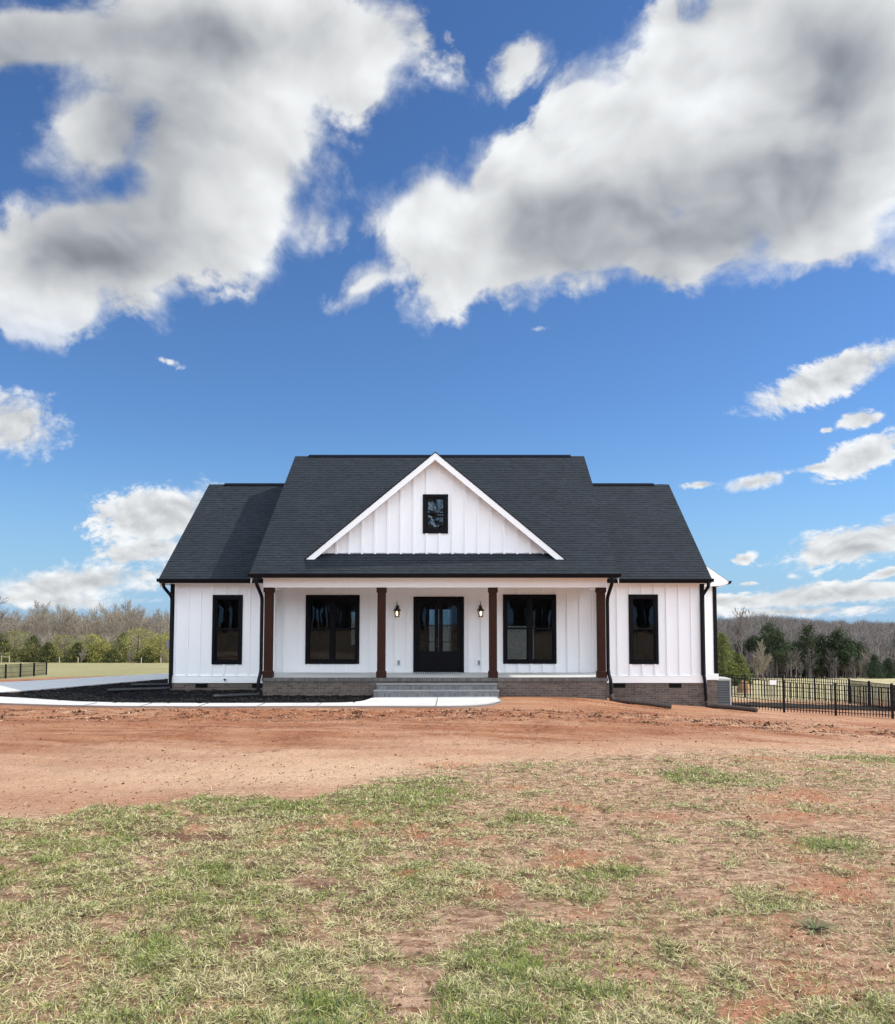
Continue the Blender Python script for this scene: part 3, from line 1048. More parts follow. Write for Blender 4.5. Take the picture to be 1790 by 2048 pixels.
# rear wall, with openings to the back yard
rear_o = [(-1.22, -.28, .9, 2.72), (-4.6, -2.6, 1.2, 2.6), (2.1, 3.3, .56, 2.0)]
mb = MB()
wall_grid(mb, [-9.17, 7.88], -.4, 3.44, 36.0, 35.86, rear_o)
mb.build('rear_wall', M['white'], house)
mb = MB()
mb.box(-9.1, 7.8, 27.07, 35.85, .40, .54)
mb.build('room_floor', M['innerfloor'], house)
mb = MB()
mb.box(-9.1, 7.8, 27.07, 35.85, 3.425, 3.5)
mb.box(-6.1, -6.0, 27.07, 35.85, .54, 3.425)
mb.box(4.7, 4.8, 27.07, 35.85, .54, 3.425)
mb.box(-2.55, -2.45, 29.5, 35.85, .54, 3.425)
mb.box(1.35, 1.45, 30.5, 35.85, .54, 3.425)
mb.box(-9.15, -9.05, 26.67, 35.85, .4, 3.425)
mb.box(7.75, 7.85, 26.67, 35.85, .4, 3.425)
mb.build('room_wall', M['inner'], house)

# white skirt boards
mb = MB()
mb.box(-9.2, -5.80, 26.462, 26.52, .247, .466)
mb.box(-9.21, -5.80, 26.455, 26.52, .466, .482)
mb.build('skirt_board', M['trim'], house, bevel=.004)
mb = MB()
mb.box(4.54, 7.92, 26.462, 26.52, .250, .466)
mb.box(4.54, 7.93, 26.455, 26.52, .466, .482)
mb.build('skirt_board', M['trim'], house, bevel=.004)
mb = MB()
mb.box(7.95, 8.80, 28.06, 28.12, .235, .44)
mb.box(8.762, 8.80, 28.12, 35, .235, .44)
mb.build('skirt_board', M['trim'], house, bevel=.004)

# brick foundation
for x0, x1, vents in ((-9.17, -5.78, [(-8.33, -7.95), (-6.53, -6.20)]), (4.44, 7.88, [(4.96, 5.34), (6.73, 7.12)])):
    mb = MB()
    mb.box(x0, x1, 26.49, 26.7, -1.2, .246)
    if x0 < 0:
        mb.box(x0, x0 + .2, 26.7, 35.9, -.8, .246)
    else:
        mb.box(x1 - .2, x1, 26.7, 35.9, -2, .246)
    fo = mb.build('brick_foundation', M['brick'], house)
    for a, b in vents:
        v = MB()
        v.box(a, b, 26.477, 26.492, .10, .235)
        for k in range(4):
            v.box(a + .01, b - .01, 26.470, 26.478, .115 + k * .03, .125 + k * .03)
        v.build('foundation_vent', M['darkvent'], fo)
mb = MB()
mb.box(7.7, 8.76, 28.09, 28.3, -1.6, .234)
mb.box(8.56, 8.76, 28.3, 35, -2, .234)
mb.build('brick_foundation', M['brick'], house)
# faucet on the left skirt board
mb = MB()
mb.tube([(-7.38, 26.462, .36), (-7.38, 26.40, .36), (-7.38, 26.37, .335)], .018, 8)
mb.lathe(-7.38, 26.395, [(.045, .372), (.045, .384)], 8)
mb.build('faucet', M['brass'], house)
# meter box on the left corner
mb = MB()
mb.box(-9.30, -9.175, 26.6, 26.85, 1.28, 1.62)
mb.lathe(-9.31, 26.72, [(.07, 1.42), (.07, 1.55)], 10)
mb.build('meter_box', M['steel'], house)

# black corner boards
for x0, x1, y, za in ((-9.19, -9.05, 26.478, .484), (7.755, 7.90, 26.478, .484), (8.66, 8.79, 28.078, .442)):
    mb = MB()
    mb.box(x0, x1, y, y + .02, za, 3.44)
    mb.box(x0 if x0 < 0 else x1 - .02, x0 + .02 if x0 < 0 else x1, y + .02, y + .14, za, 3.44)
    mb.build('corner_board', M['black'], house)


# windows
def window(o, y, double=False, label=None, wavy=False):
    x0, x1, z0, z1 = o
    cw = .095
    fr = MB()
    fr.box(x0, x0 + cw, y - .036, y + .05, z0, z1)
    fr.box(x1 - cw, x1, y - .036, y + .05, z0, z1)
    fr.box(x0 + cw, x1 - cw, y - .036, y + .05, z1 - cw, z1)
    fr.box(x0 + cw, x1 - cw, y - .036, y + .05, z0, z0 + cw)
    bays = [(x0 + cw, x1 - cw)]
    if double:
        c = (x0 + x1) / 2
        fr.box(c - .05, c + .05, y - .030, y + .05, z0 + cw, z1 - cw)
        bays = [(x0 + cw, c - .05), (c + .05, x1 - cw)]
    w = fr.build('window', M['frame'], house, bevel=.004)
    if label:
        w['label'] = label
    for a, b in bays:
        zm = (z0 + z1) / 2 + .02
        if wavy:
            s = MB()
            for (p, q, r, t) in ((a, a + .06, z0 + cw, z1 - cw), (b - .06, b, z0 + cw, z1 - cw), (a + .06, b - .06, z0 + cw, z0 + cw + .06), (a + .06, b - .06, z1 - cw - .06, z1 - cw), (a + .06, b - .06, zm - .025, zm + .025)):
                s.box(p, q, y + .0, y + .04, r, t)
            s.build('sash', M['frame'], w)
            g = MB()
            g.box(a + .05, b - .05, y + .018, y + .022, z0 + cw + .05, z1 - cw - .05)
            g.build('pane', M['glasswavy'], w)
            continue
        for (lo, hi, dy) in ((zm - .03, z1 - cw, 0.0), (z0 + cw, zm + .03, .032)):
            s = MB()
            st = .052
            s.box(a, a + st, y + dy, y + dy + .03, lo, hi)
            s.box(b - st, b, y + dy, y + dy + .03, lo, hi)
            s.box(a + st, b - st, y + dy, y + dy + .03, hi - st, hi)
            s.box(a + st, b - st, y + dy, y + dy + .03, lo, lo + st)
            s.build('sash', M['frame'], w)
            g = MB()
            g.box(a + st - .005, b - st + .005, y + dy + .012, y + dy + .018, lo + st - .005, hi - st + .005)
            g.build('pane', M['glass'], w)
    return w


gw = mat_glass('wavy_glass', 1.1)
for n in gw.node_tree.nodes:
    if n.type == 'BUMP':
        n.inputs['Strength'].default_value = 1.0
        n.inputs['Distance'].default_value = .12
    if n.type == 'TEX_NOISE':
        n.inputs['Scale'].default_value = 2.6
M['glasswavy'] = gw
window(win_l, 26.5, label='tall single window of the left wing')
window(win_r, 26.5, label='tall single window of the right wing')
window(win_pl, 26.9, True, 'double window left of the front door')
window(win_pr, 26.9, True, 'double window right of the front door')
window((-1.055, -.285, 4.866, 6.062), 25.0, label='small window in the front gable', wavy=True)
for o in rear_o:
    g = MB()
    g.box(o[0], o[1], 35.92, 35.93, o[2], o[3])
    g.build('rear_pane', M['glass'], house)

# front door: black frame, two leaves with arched six-light glass
dm = MB()
x0, x1, z0, z1 = door_o
Y = 26.9
dm.box(x0, x0 + .085, Y - .036, Y + .06, z0, z1)
dm.box(x1 - .085, x1, Y - .036, Y + .06, z0, z1)
dm.box(x0 + .085, x1 - .085, Y - .036, Y + .06, z1 - .085, z1)
dm.box(x0 + .085, x1 - .085, Y - .03, Y + .06, z0, z0 + .03)
door = dm.build('front_door', M['frame'], house, bevel=.004)
door['label'] = 'black double door with arched glass lights'
xm = (x0 + x1) / 2
gz0, gz1_ = 1.24, 2.80
for a, b, side in ((x0 + .088, xm - .004, -1), (xm + .004, x1 - .088, 1)):
    ga, gb = (a + .135, b - .13) if side < 0 else (a + .13, b - .135)
    leaf = MB()
    y0, y1 = Y + .012, Y + .055
    leaf.box(a, ga, y0, y1, z0 + .035, z1 - .088)
    leaf.box(gb, b, y0, y1, z0 + .035, z1 - .088)
    leaf.box(ga, gb, y0, y1, z0 + .035, gz0)
    # arched head: higher towards the middle of the doorway
    n = 10
    xo, xi = (ga, gb) if side < 0 else (gb, ga)
    prev = None
    for k in range(n + 1):
        t = k / n
        x = xo + (xi - xo) * t
        z = gz1_ - .17 + .17 * math.sqrt(max(0, 1 - (1 - t) ** 2))
        if prev:
            leaf.poly([(prev[0], y0, prev[1]), (x, y0, z), (x, y0, z1 - .088), (prev[0], y0, z1 - .088)])
            leaf.poly([(prev[0], y0, prev[1]), (x, y0, z), (x, y1, z), (prev[0], y1, prev[1])])
        prev = (x, z)
    gm = (ga + gb) / 2
    leaf.box(gm - .012, gm + .012, y0 + .004, y1, gz0, gz1_ - .02)
    for zz in (1.54, 2.06):
        leaf.box(ga, gm - .0121, y0 + .005, y1 - .002, zz - .011, zz + .011)
        leaf.box(gm + .0121, gb, y0 + .005, y1 - .002, zz - .011, zz + .011)
    # raised panel below the glass
    for d in (0,):
        leaf.box(a + .10, b - .10, y0 - .010, y0 + .002, z0 + .14, gz0 - .10)
        leaf.box(a + .14, b - .14, y0 - .018, y0 - .009, z0 + .18, gz0 - .14)
    leaf.build('door_leaf', M['frame'], door)
    g = MB()
    g.box(ga - .004, gb + .004, Y + .036, Y + .042, gz0 - .004, gz1_ + .004)
    g.build('door_pane', M['glass'], door)
h = MB()
h.box(xm - .075, xm - .035, Y - .0, Y + .012, 1.36, 1.66)
h.tube([(xm - .055, Y, 1.62), (xm - .055, Y - .045, 1.60), (xm - .055, Y - .045, 1.42), (xm - .055, Y, 1.40)], .009, 6)
h.build('door_handle', M['brass'], door)

# outlets on the porch wall
for x in (-1.905, .69):
    mb = MB()
    mb.box(x - .115, x + .115, 26.868, 26.902, .765, 1.0)
    op = mb.build('outlet_plate', M['trim'], house, bevel=.004)
    mb = MB()
    mb.box(x - .035, x + .045, 26.848, 26.868, .82, .945)
    mb.box(x - .045, x + .055, 26.85, 26.868, .80, .812)
    mb.build('outlet_cover', M['platedark'], op)

# wall lanterns
for x in (-1.95, .748):
    zc = 2.49
    y = 26.72
    mb = MB()
    mb.box(x - .055, x + .055, 26.875, 26.9, 2.42, 2.72)
    mb.tube([(x, 26.88, 2.66), (x, 26.80, 2.74), (x, y, 2.70), (x, y, 2.66)], .011, 6)
    mb.lathe(x, y, [(.005, 2.86), (.010, 2.80), (.013, 2.74), (.022, 2.73), (.024, 2.70), (.045, 2.685), (.05, 2.66), (.045, 2.645), (.06, 2.63), (.115, 2.575), (.125, 2.555), (.118, 2.545), (.09, 2.545)], 6)
    mb.lathe(x, y, [(.07, 2.345), (.078, 2.352), (.078, 2.368), (.068, 2.375)], 6)
    for k in range(6):
        t = 2 * math.pi * k / 6
        mb.tube([(x + .068 * math.cos(t), y + .068 * math.sin(t), 2.37), (x + .092 * math.cos(t), y + .092 * math.sin(t), 2.55)], .008, 4)
    lan = mb.build('wall_lantern', M['brass'], house)
    b = MB()
    b.lathe(x, y, [(.010, 2.375), (.014, 2.40), (.034, 2.43), (.040, 2.46), (.030, 2.50), (.012, 2.53)], 10)
    b.build('bulb', M['bulb'], lan, smooth=True)

# porch: slab, brick face, rowlock, steps
mb = MB()
mb.box(-5.74, 4.40, 24.52, 26.9, -.6, .44)
porch = mb.build('porch_base', M['brick'], house)
mb = MB()
mb.box(-5.77, 4.43, 24.49, 24.66, .44, .548)
mb.build('rowlock_course', M['rowlock'], porch)
mb = MB()
mb.box(-5.75, 4.41, 24.661, 26.9, .44, .5535)
for a, b in ((-5.75, -2.3), (-2.292, .10), (.108, 4.41)):
    mb.box(a, b, 24.662, 26.9, .5535, .5555)
mb.build('porch_slab', M['slab'], porch)
mb = MB()
mb.box(-2.35, 1.145, 24.2, 24.489, -.2, .360)
mb.build('porch_step', M['stepbrick'], house)
mb = MB()
mb.box(-2.40, 1.185, 23.88, 24.199, -.2, .195)
mb.build('porch_step', M['stepbrick'], house)
for x0, x1, y0, y1, z in ((-2.365, 1.16, 24.175, 24.488, .393), (-2.415, 1.20, 23.855, 24.198, .227)):
    mb = MB()
    mb.box(x0, x1, y0, y1, z - .0325, z)
    mb.build('step_tread', M['stepcap'], house, bevel=.006)

# porch beam, ceiling, posts
mb = MB()
mb.box(-5.76, 4.43, 24.5, 24.74, 3.205, 3.47)
mb.box(-5.76, -5.52, 24.74, 26.5, 3.207, 3.47)
mb.box(4.19, 4.43, 24.74, 26.5, 3.207, 3.47)
mb.build('porch_beam', M['trim'], house, bevel=.005)
mb = MB()
mb.box(-5.78, 4.45, 24.46, 24.499, 3.47, 3.545)
mb.box(-5.9, 4.6, 24.12, 24.46, 3.50, 3.52)
mb.build('porch_frieze', M['trim'], house)
mb = MB()
mb.box(-5.52, 4.19, 24.741, 26.899, 3.40, 3.428)
mb.build('porch_ceiling', M['trim'], house)
for x in (-5.60, -2.255, 1.050, 4.262):
    mb = MB()
    w = .117
    mb.box(x - w, x + w, 24.62 - w, 24.62 + w, .556, 3.204)
    p = mb.build('porch_post', M['post'], house, bevel=.008)
    mb = MB()
    mb.box(x - .142, x + .142, 24.62 - .142, 24.62 + .142, .5562, .72)
    mb.prism([(x - .142, 24.62 - .142, .72), (x + .142, 24.62 - .142, .72), (x + .1175, 24.62 - .1175, .745), (x - .1175, 24.62 - .1175, .745)], (0, .235, 0))
    mb.build('post_base', M['post'], p)
    mb = MB()
    mb.box(x - .142, x + .142, 24.62 - .142, 24.62 + .142, 3.06, 3.2035)
    mb.build('post_capital', M['post'], p)

# ------------------------------------------------------------------ roofs
S1 = (8.37 - 3.6) / (30.6 - 24.1)
S2 = (7.40 - 3.54) / (31.2 - 26.1)


def shingles(mb, o, u, v, nrm, width, length, expo=.142):
    o, u, v, nrm = Vector(o), Vector(u).normalized(), Vector(v).normalized(), Vector(nrm).normalized()
    nrow = int(length / expo) + 1
    for r in range(nrow):
        t0 = r * expo
        t1 = min(t0 + expo + .02, length)
        s = -random.random() * .3
        while s < width:
            w = random.choice((.10, .13, .16, .2, .24))
            a, b = max(0, s), min(width, s + w)
            s += w
            if b - a < .005:
                continue
            h = .011 + random.choice((0, 0, .004))
            k = random.uniform(.86, 1.13)
            col = (.0195 * k, .0245 * k, .0310 * k * random.uniform(.95, 1.05))
            p = [o + u * a + v * t0 + nrm * h, o + u * b + v * t0 + nrm * h, o + u * b + v * t1 + nrm * .002, o + u * a + v * t1 + nrm * .002]
            mb.poly(p, col)
            d = (.005, .006, .008)  # butt edges coloured darker: course shadow lines put into the colour
            mb.poly([o + u * a + v * t0, o + u * b + v * t0, p[1], p[0]], d)


def roof(name, x0, x1, ye, ze, yr, zr, yb, zb, label):
    sl = (zr - ze) / (yr - ye)
    L = math.hypot(yr - ye, zr - ze)
    deck = MB()
    th = .13
    dcol = (.022, .025, .032)
    sec = [(ye, ze), (yr, zr), (yb, zb), (yb, zb - th), (yr, zr - th * 1.15), (ye, ze - th)]
    for x, fl in ((x0, False), (x1, True)):
        a = [(x, sec[0][0], sec[0][1]), (x, sec[1][0], sec[1][1]), (x, sec[4][0], sec[4][1]), (x, sec[5][0], sec[5][1])]
        b = [(x, sec[1][0], sec[1][1]), (x, sec[2][0], sec[2][1]), (x, sec[3][0], sec[3][1]), (x, sec[4][0], sec[4][1])]
        for q in (a, b):
            deck.poly(q[::-1] if fl else q, dcol)
    for k in range(6):
        (ya, za), (yb_, zb_) = sec[k], sec[(k + 1) % 6]
        deck.poly([(x0, ya, za), (x1, ya, za), (x1, yb_, zb_), (x0, yb_, zb_)], dcol)
    v = Vector((0, yr - ye, zr - ze)).normalized()
    nrm = Vector((0, -v.z, v.y))
    shingles(deck, (x0 - .012, ye - .01, ze - .004), (1, 0, 0), v, nrm, x1 - x0 + .024, L)
    ro = deck.build(name, M['shingle'], house)
    if label:
        ro['label'] = label
    return ro


R1 = roof('main_roof', -6.045, 4.715, 24.1, 3.6, 30.6, 8.37, 37.1, 3.6, None)
RL = roof('wing_roof', -9.425, -5.95, 26.1, 3.54, 31.2, 7.40, 36.3, 3.54, 'shingle roof of the left wing')
RR = roof('wing_roof', 4.62, 8.02, 26.1, 3.54, 31.2, 7.40, 36.3, 3.54, 'shingle roof of the right wing')
for ro, a, b, y, z in ((R1, -5.55, 4.22, 30.6, 8.37), (RL, -8.85, -6.05, 31.2, 7.40), (RR, 4.72, 7.45, 31.2, 7.40)):
    mb = MB()
    mb.prism([(a, y - .14, z - .075), (a, y - .14, z - .035), (a, y, z + .05), (a, y + .14, z - .035), (a, y + .14, z - .075)], (b - a, 0, 0))
    mb.build('ridge_vent', M['black'], ro)
# gable ends of the tall middle block above the wing roofs
for x in (-5.88, 4.55):
    mb = MB()
    mb.prism([(x, 26.7, 3.4), (x, 30.6, 8.2), (x, 34.5, 3.4)], (.1, 0, 0))
    mb.build('upper_wall', M['white'], house)
# rake boards on the roof ends
for x, (ye, ze, yr, zr) in ((-6.045, (24.16, 3.47, 30.6, 8.20)), (4.70, (24.16, 3.47, 30.6, 8.20)), (-9.42, (26.16, 3.41, 31.2, 7.23)), (7.99, (26.16, 3.41, 31.2, 7.23))):
    mb = MB()
    mb.prism([(x, ye, ze), (x, yr, zr), (x, yr, zr - .2), (x, ye, ze - .15)], (.02, 0, 0))
    mb.build('rake_board', M['trim'], house)

# wing soffits and fascias
for a, b in ((-9.40, -5.95), (4.6, 8.0)):
    mb = MB()
    mb.box(a, b, 26.14, 26.498, 3.405, 3.425)
    mb.box(a, b, 26.118, 26.14, 3.40, 3.50)
    mb.build('soffit', M['trim'], house)
    mb = MB()
    mb.box(a if a > 0 else a, b, 26.498, 26.502, 3.36, 3.40)
    mb.box(-9.03 if a < 0 else a + .02, -5.9 if a < 0 else 7.74, 26.476, 26.498, 3.33, 3.404)
    mb.build('frieze_board', M['trim'], house)

# front gable
GC = -.67
gs = (7.319 - 4.067) / 3.90
AP = 7.319
mb = MB()
zt = lambda x: AP - .10 - abs(x - GC) * gs
hw = (AP - .10 - 4.19) / gs
go = (-1.0, -.34, 4.92, 6.01)
wall_grid(mb, [GC - hw, GC, GC + hw], 4.19, 0, 25.0, 25.12, [go], zt)
battens(mb, [GC + .13 + k * .3915 for k in range(-9, 9)], 4.20, lambda x: zt(x) - .05, 25.0, [(-1.055, -.285, 4.866, 6.062)])
mb.box(GC - hw + .2, GC + hw - .2, 24.985, 25.0, 4.2, 4.262)
mb.build('gable_wall', M['white'], house)
mb = MB()
n_ = Vector((gs, 0, 1)).normalized()
for s in (-1, 1):
    ft = (GC + s * 3.93, 24.69, AP - 3.93 * gs)
    a = (GC, 24.69, AP)
    yb = 24.1 + (AP - 3.6) / S1 + .25
    bk = (GC, yb, AP)
    ft2 = (GC + s * 3.93, 24.9, AP - 3.93 * gs)
    top = [a, ft, ft2, bk]
    mb.prism(top if s < 0 else top[::-1], (0, 0, -.035))
    mb.c = []
g_roof = mb
o_ = g_roof.build('gable_roof', M['black'], house)
# gable rake boards (fascia) and sloping soffits
for s in (-1, 1):
    mb = MB()
    foot = AP - .036 - 3.90 * gs
    d = .215
    xb = 3.90 - (0) 
    a = (GC, 24.70, AP - .036)
    b = (GC + s * 3.90, 24.70, foot)
    c = (GC + s * (3.90 - d / gs), 24.70, foot)
    e = (GC, 24.70, AP - .036 - d)
    mb.prism([a, b, c, e], (0, .028, 0))
    mb.build('rake_fascia', M['trim'], o_)
    mb = MB()
    a = (GC, 24.728, AP - .05 - .12)
    b = (GC + s * 3.82, 24.728, AP - .05 - .12 - 3.82 * gs)
    mb.prism([a, b, (b[0], b[1], b[2] + .02), (a[0], a[1], a[2] + .02)], (0, .272, 0))
    mb.build('rake_soffit', M['trim'], o_)


# gutters
def gutter(x0, x1, y, z):
    mb = MB()
    prof = [(y + .02, z), (y - .085, z), (y - .105, z - .02), (y - .09, z - .06), (y - .07, z - .105), (y + .02, z - .105)]
    mb.prism([(x0, a, b) for a, b in prof], (x1 - x0, 0, 0))
    return mb.build('gutter', M['black'], house)


gutter(-6.10, 4.76, 24.09, 3.60)
gutter(-9.47, -5.9, 26.09, 3.55)
gutter(4.57, 8.07, 26.09, 3.55)

# lean-to roof of the right-hand projection
mb = MB()
mb.prism([(9.13, 27.84, 3.56), (7.9, 27.84, 4.42), (7.9, 27.84, 4.30), (9.13, 27.84, 3.44)], (0, 7.3, 0))
lt = mb.build('side_roof', M['black'], house)
mb = MB()
mb.prism([(7.95, 27.815, 4.365), (9.13, 27.815, 3.54), (9.10, 27.815, 3.47), (8.79, 27.815, 3.385), (7.95, 27.815, 3.385)], (0, .024, 0))
mb.prism([(9.09, 27.84, 3.46), (8.77, 27.84, 3.36), (8.77, 27.84, 3.34), (9.09, 27.84, 3.44)], (0, 7.2, 0))
mb.build('side_eave', M['trim'], lt)
mb = MB()
mb.prism([(9.12, 27.8, 3.565), (9.23, 27.8, 3.565), (9.21, 27.8, 3.50), (9.17, 27.8, 3.46), (9.12, 27.8, 3.46)], (0, 7.3, 0))
mb.build('gutter', M['black'], lt)


# downspouts
def spout(path):
    mb = MB()
    # rounded corners
    P = [Vector(p) for p in path]
    out = [P[0]]
    for a, b, c in zip(P[:-2], P[1:-1], P[2:]):
        r = min(.12, (b - a).length * .45, (c - b).length * .45)
        p0 = b + (a - b).normalized() * r
        p1 = b + (c - b).normalized() * r
        for k in range(5):
            t = k / 4
            out.append(p0 * (1 - t) ** 2 + b * 2 * t * (1 - t) + p1 * t * t)
    out.append(P[-1])
    mb.tube(out, .052, 10)
    for z in (1.2, 2.6):
        mb.box(path[-2][0] - .062, path[-2][0] + .062, path[-2][1] - .056, path[-2][1] - .045, z, z + .03) if False else None
    return mb.build('downspout', M['black'], house, smooth=False)


spout([(-9.26, 26.03, 3.47), (-9.26, 26.03, 3.30), (-9.11, 26.41, 2.98), (-9.11, 26.41, .62), (-9.11, 26.40, .1)])
spout([(-5.86, 24.06, 3.52), (-5.86, 24.06, 3.32), (-5.80, 24.56, 2.92), (-5.80, 24.56, .72), (-5.84, 24.43, .46), (-5.84, 24.42, .08)])
spout([(4.50, 24.06, 3.52), (4.50, 24.06, 3.32), (4.45, 24.58, 2.90), (4.45, 24.58, .72), (4.50, 24.43, .46), (4.50, 24.42, .06)])
spout([(7.90, 26.03, 3.47), (7.90, 26.03, 3.30), (7.80, 26.41, 3.00), (7.80, 26.41, .60), (7.84, 26.38, .3), (7.86, 26.36, -.32)])


# ------------------------------------------------------------------ drain pipes on the ground
def drain(path, r, m, label, group='drain pipes leading from the downspouts'):
    mb = MB()
    pts = []
    P = [Vector(p) for p in path]
    # Catmull-Rom
    Q = [P[0] * 2 - P[1]] + P + [P[-1] * 2 - P[-2]]
    for k in range(1, len(Q) - 2):
        for i in range(14):
            t = i / 14
            a, b, c, d = Q[k - 1:k + 3]
            pts.append(.5 * ((2 * b) + (c - a) * t + (2 * a - 5 * b + 4 * c - d) * t * t + (3 * b - a - 3 * c + d) * t ** 3))
    pts.append(P[-1])
    rr = [r * (1.0 if i % 2 else .9) for i in range(len(pts))]
    mb.tube(pts, rr, 10)
    o = mb.build('drain_pipe', m, None, origin=path[-1])
    return tag(o, label, 'pipe', group)


def on(x, y, h):
    return (x, y, gz1(x, y) + h)


drain([(4.50, 24.40, .06), (4.53, 24.36, -.08), (4.75, 24.2, gz1(4.75, 24.2) + .06), on(5.4, 23.9, .11), on(6.05, 23.6, .10)], .075, M['pipe'],
      'straight brown drain pipe on red clay below the right porch post')
drain([(7.86, 26.34, -.34), (7.90, 26.25, -.46), (8.1, 26.0, gz1(8.1, 26.0) + .08), on(8.6, 25.6, .11), on(9.05, 25.2, .10)], .078, M['pipe'],
      'curved brown drain pipe on red clay at right corner of the house')
drain([(-5.84, 24.40, .08), (-5.86, 24.3, .075), (-6.3, 23.9, .09), (-6.9, 23.55, .09)], .055, M['bpipe'],
      'black drain pipe lying on mulch beside the left porch post')
drain([(-9.11, 26.38, .1), (-9.3, 26.3, .085), (-9.9, 26.0, .09), (-10.75, 25.6, .09)], .055, M['bpipe'],
      'black drain pipe across the mulch left of the house corner, the nearer of two')
drain([(-9.24, 28.1, .10), (-9.7, 28.0, .09), (-10.3, 27.9, .09), (-10.9, 27.8, .085)], .05, M['bpipe'],
      'black drain pipe on mulch left of the house, farther one nearer the driveway')

# ------------------------------------------------------------------ doormat
mm = bpy.data.materials.new('patterned_mat')
mm.use_nodes = True
N = NT(mm.node_tree)
c = N.node('ShaderNodeTexCoord').outputs['Object']
ck = N.node('ShaderNodeTexWave', {'Vector': c, 'Scale': 5.5, 'Distortion': 4., 'Detail': 1.})
N.put(N.n['Principled BSDF'].inputs['Base Color'], N.mix(N.ss(ck.outputs[0], .45, .55), (.05, .06, .07), (.52, .54, .55)))
N.n['Principled BSDF'].inputs['Roughness'].default_value = .95
mb = MB()
mb.box(-1.40, .07, 26.08, 26.82, .557, .575)
tag(mb.build('doormat', mm, None, origin=(-.67, 26.45, .556), bevel=.005), 'grey and white patterned doormat before the black double door', 'doormat')

# ------------------------------------------------------------------ air conditioner
ax0, ax1, ay0, ay1 = 8.84, 9.56, 29.1, 29.86
az0 = gz1(9.2, 29.4) - .03
az1 = .215
ac = thing('air_conditioner', (9.2, 29.5, az0), 'grey louvred air conditioner unit at the right rear corner of the house', 'air conditioner')
mb = MB()
for x in (ax0, ax1 - .05):
    for y in (ay0, ay1 - .05):
        mb.box(x, x + .05, y, y + .05, az0 + .06, az1 - .08)
mb.box(ax0 - .03, ax1 + .03, ay0 - .03, ay1 + .03, az0 - .1, az0 + .06)
mb.build('cabinet_frame', M['acmetal'], ac)
mb = MB()
mb.box(ax0 - .005, ax1 + .005, ay0 - .005, ay1 + .005, az1 - .08, az1)
mb.lathe((ax0 + ax1) / 2, (ay0 + ay1) / 2, [(.3, az1), (.3, az1 + .02), (.27, az1 + .02)], 20)
mb.build('cabinet_top', M['acmetal'], ac, bevel=.01)
mb = MB()
mb.box(ax0 + .03, ax1 - .03, ay0 + .03, ay1 - .03, az0 + .06, az1 - .08)
k = az0 + .10
while k < az1 - .1:
    mb.prism([(ax0 + .05, ay0 + .03, k), (ax0 + .05, ay0 + .004, k + .01), (ax0 + .05, ay0 + .004, k + .03), (ax0 + .05, ay0 + .03, k + .055)], (ax1 - ax0 - .1, 0, 0))
    mb.prism([(ax1 - .03, ay0 + .05, k), (ax1 - .004, ay0 + .05, k + .01), (ax1 - .004, ay0 + .05, k + .03), (ax1 - .03, ay0 + .05, k + .055)], (0, ay1 - ay0 - .1, 0))
    k += .085
mb.build('louvre', M['acdark'], ac)


# ------------------------------------------------------------------ fences
def fence(label, pts, H=1.14, span=2.4, group=None, gate_at=None, spacing=.11, pick=.0135, double_rail=True):
    p0 = pts[0]
    f = thing('metal_fence', (p0[0], p0[1], gz1(*p0)), label, 'fence', group)
    # posts along the polyline
    P = []
    for (xa, ya), (xb, yb) in zip(pts[:-1], pts[1:]):
        L = math.hypot(xb - xa, yb - ya)
        n = max(1, round(L / span))
        for k in range(n):
            P.append((xa + (xb - xa) * k / n, ya + (yb - ya) * k / n))
    P.append(pts[-1])
    for (x, y) in P:
        z = float(base_z(np.array([x]), np.array([y]))[0])
        mb = MB()
        w = .034
        mb.box(x - w, x + w, y - w, y + w, z - .15, z + H + .03)
        mb.box(x - w - .008, x + w + .008, y - w - .008, y + w + .008, z + H + .03, z + H + .055)
        mb.build('fence_post', M['rail'], f)
    for i, ((xa, ya), (xb, yb)) in enumerate(zip(P[:-1], P[1:])):
        za = float(base_z(np.array([xa]), np.array([ya]))[0])
        zb = float(base_z(np.array([xb]), np.array([yb]))[0])
        L = math.hypot(xb - xa, yb - ya)
        ux, uy = (xb - xa) / L, (yb - ya) / L
        mb = MB()

        def bar(t0, t1, h0, h1, w):
            q = []
            for t in (t0, t1):
                x, y, z = xa + (xb - xa) * t / L, ya + (yb - ya) * t / L, za + (zb - za) * t / L
                q.append((x, y, z))
            nx, ny = -uy * w, ux * w
            (x0, y0, z0), (x1, y1, z1) = q
            mb.prism([(x0 - nx, y0 - ny, z0 + h0), (x1 - nx, y1 - ny, z1 + h0), (x1 - nx, y1 - ny, z1 + h1), (x0 - nx, y0 - ny, z0 + h1)], (2 * nx, 2 * ny, 0))
        rails = [(H - .025, H), (H - .20, H - .175), (.12, .145), (.40, .42)] if double_rail else [(H - .025, H), (H - .2, H - .175), (.12, .145)]
        for a, b in rails:
            bar(.03, L - .03, a, b, .013)
        n = int((L - .1) / spacing)
        for k in range(n):
            t = .08 + (L - .16) * (k + .5) / n
            bar(t - pick, t + pick, .03, H - .01, pick)
        if pick < .012:
            for k in range(n - 1):
                t = .08 + (L - .16) * (k + 1) / n
                bar(t - pick, t + pick, .03, .41, pick)
        is_gate = gate_at is not None and i == gate_at
        mb.build('gate' if is_gate else 'fence_panel', M['rail'], f)
    return f


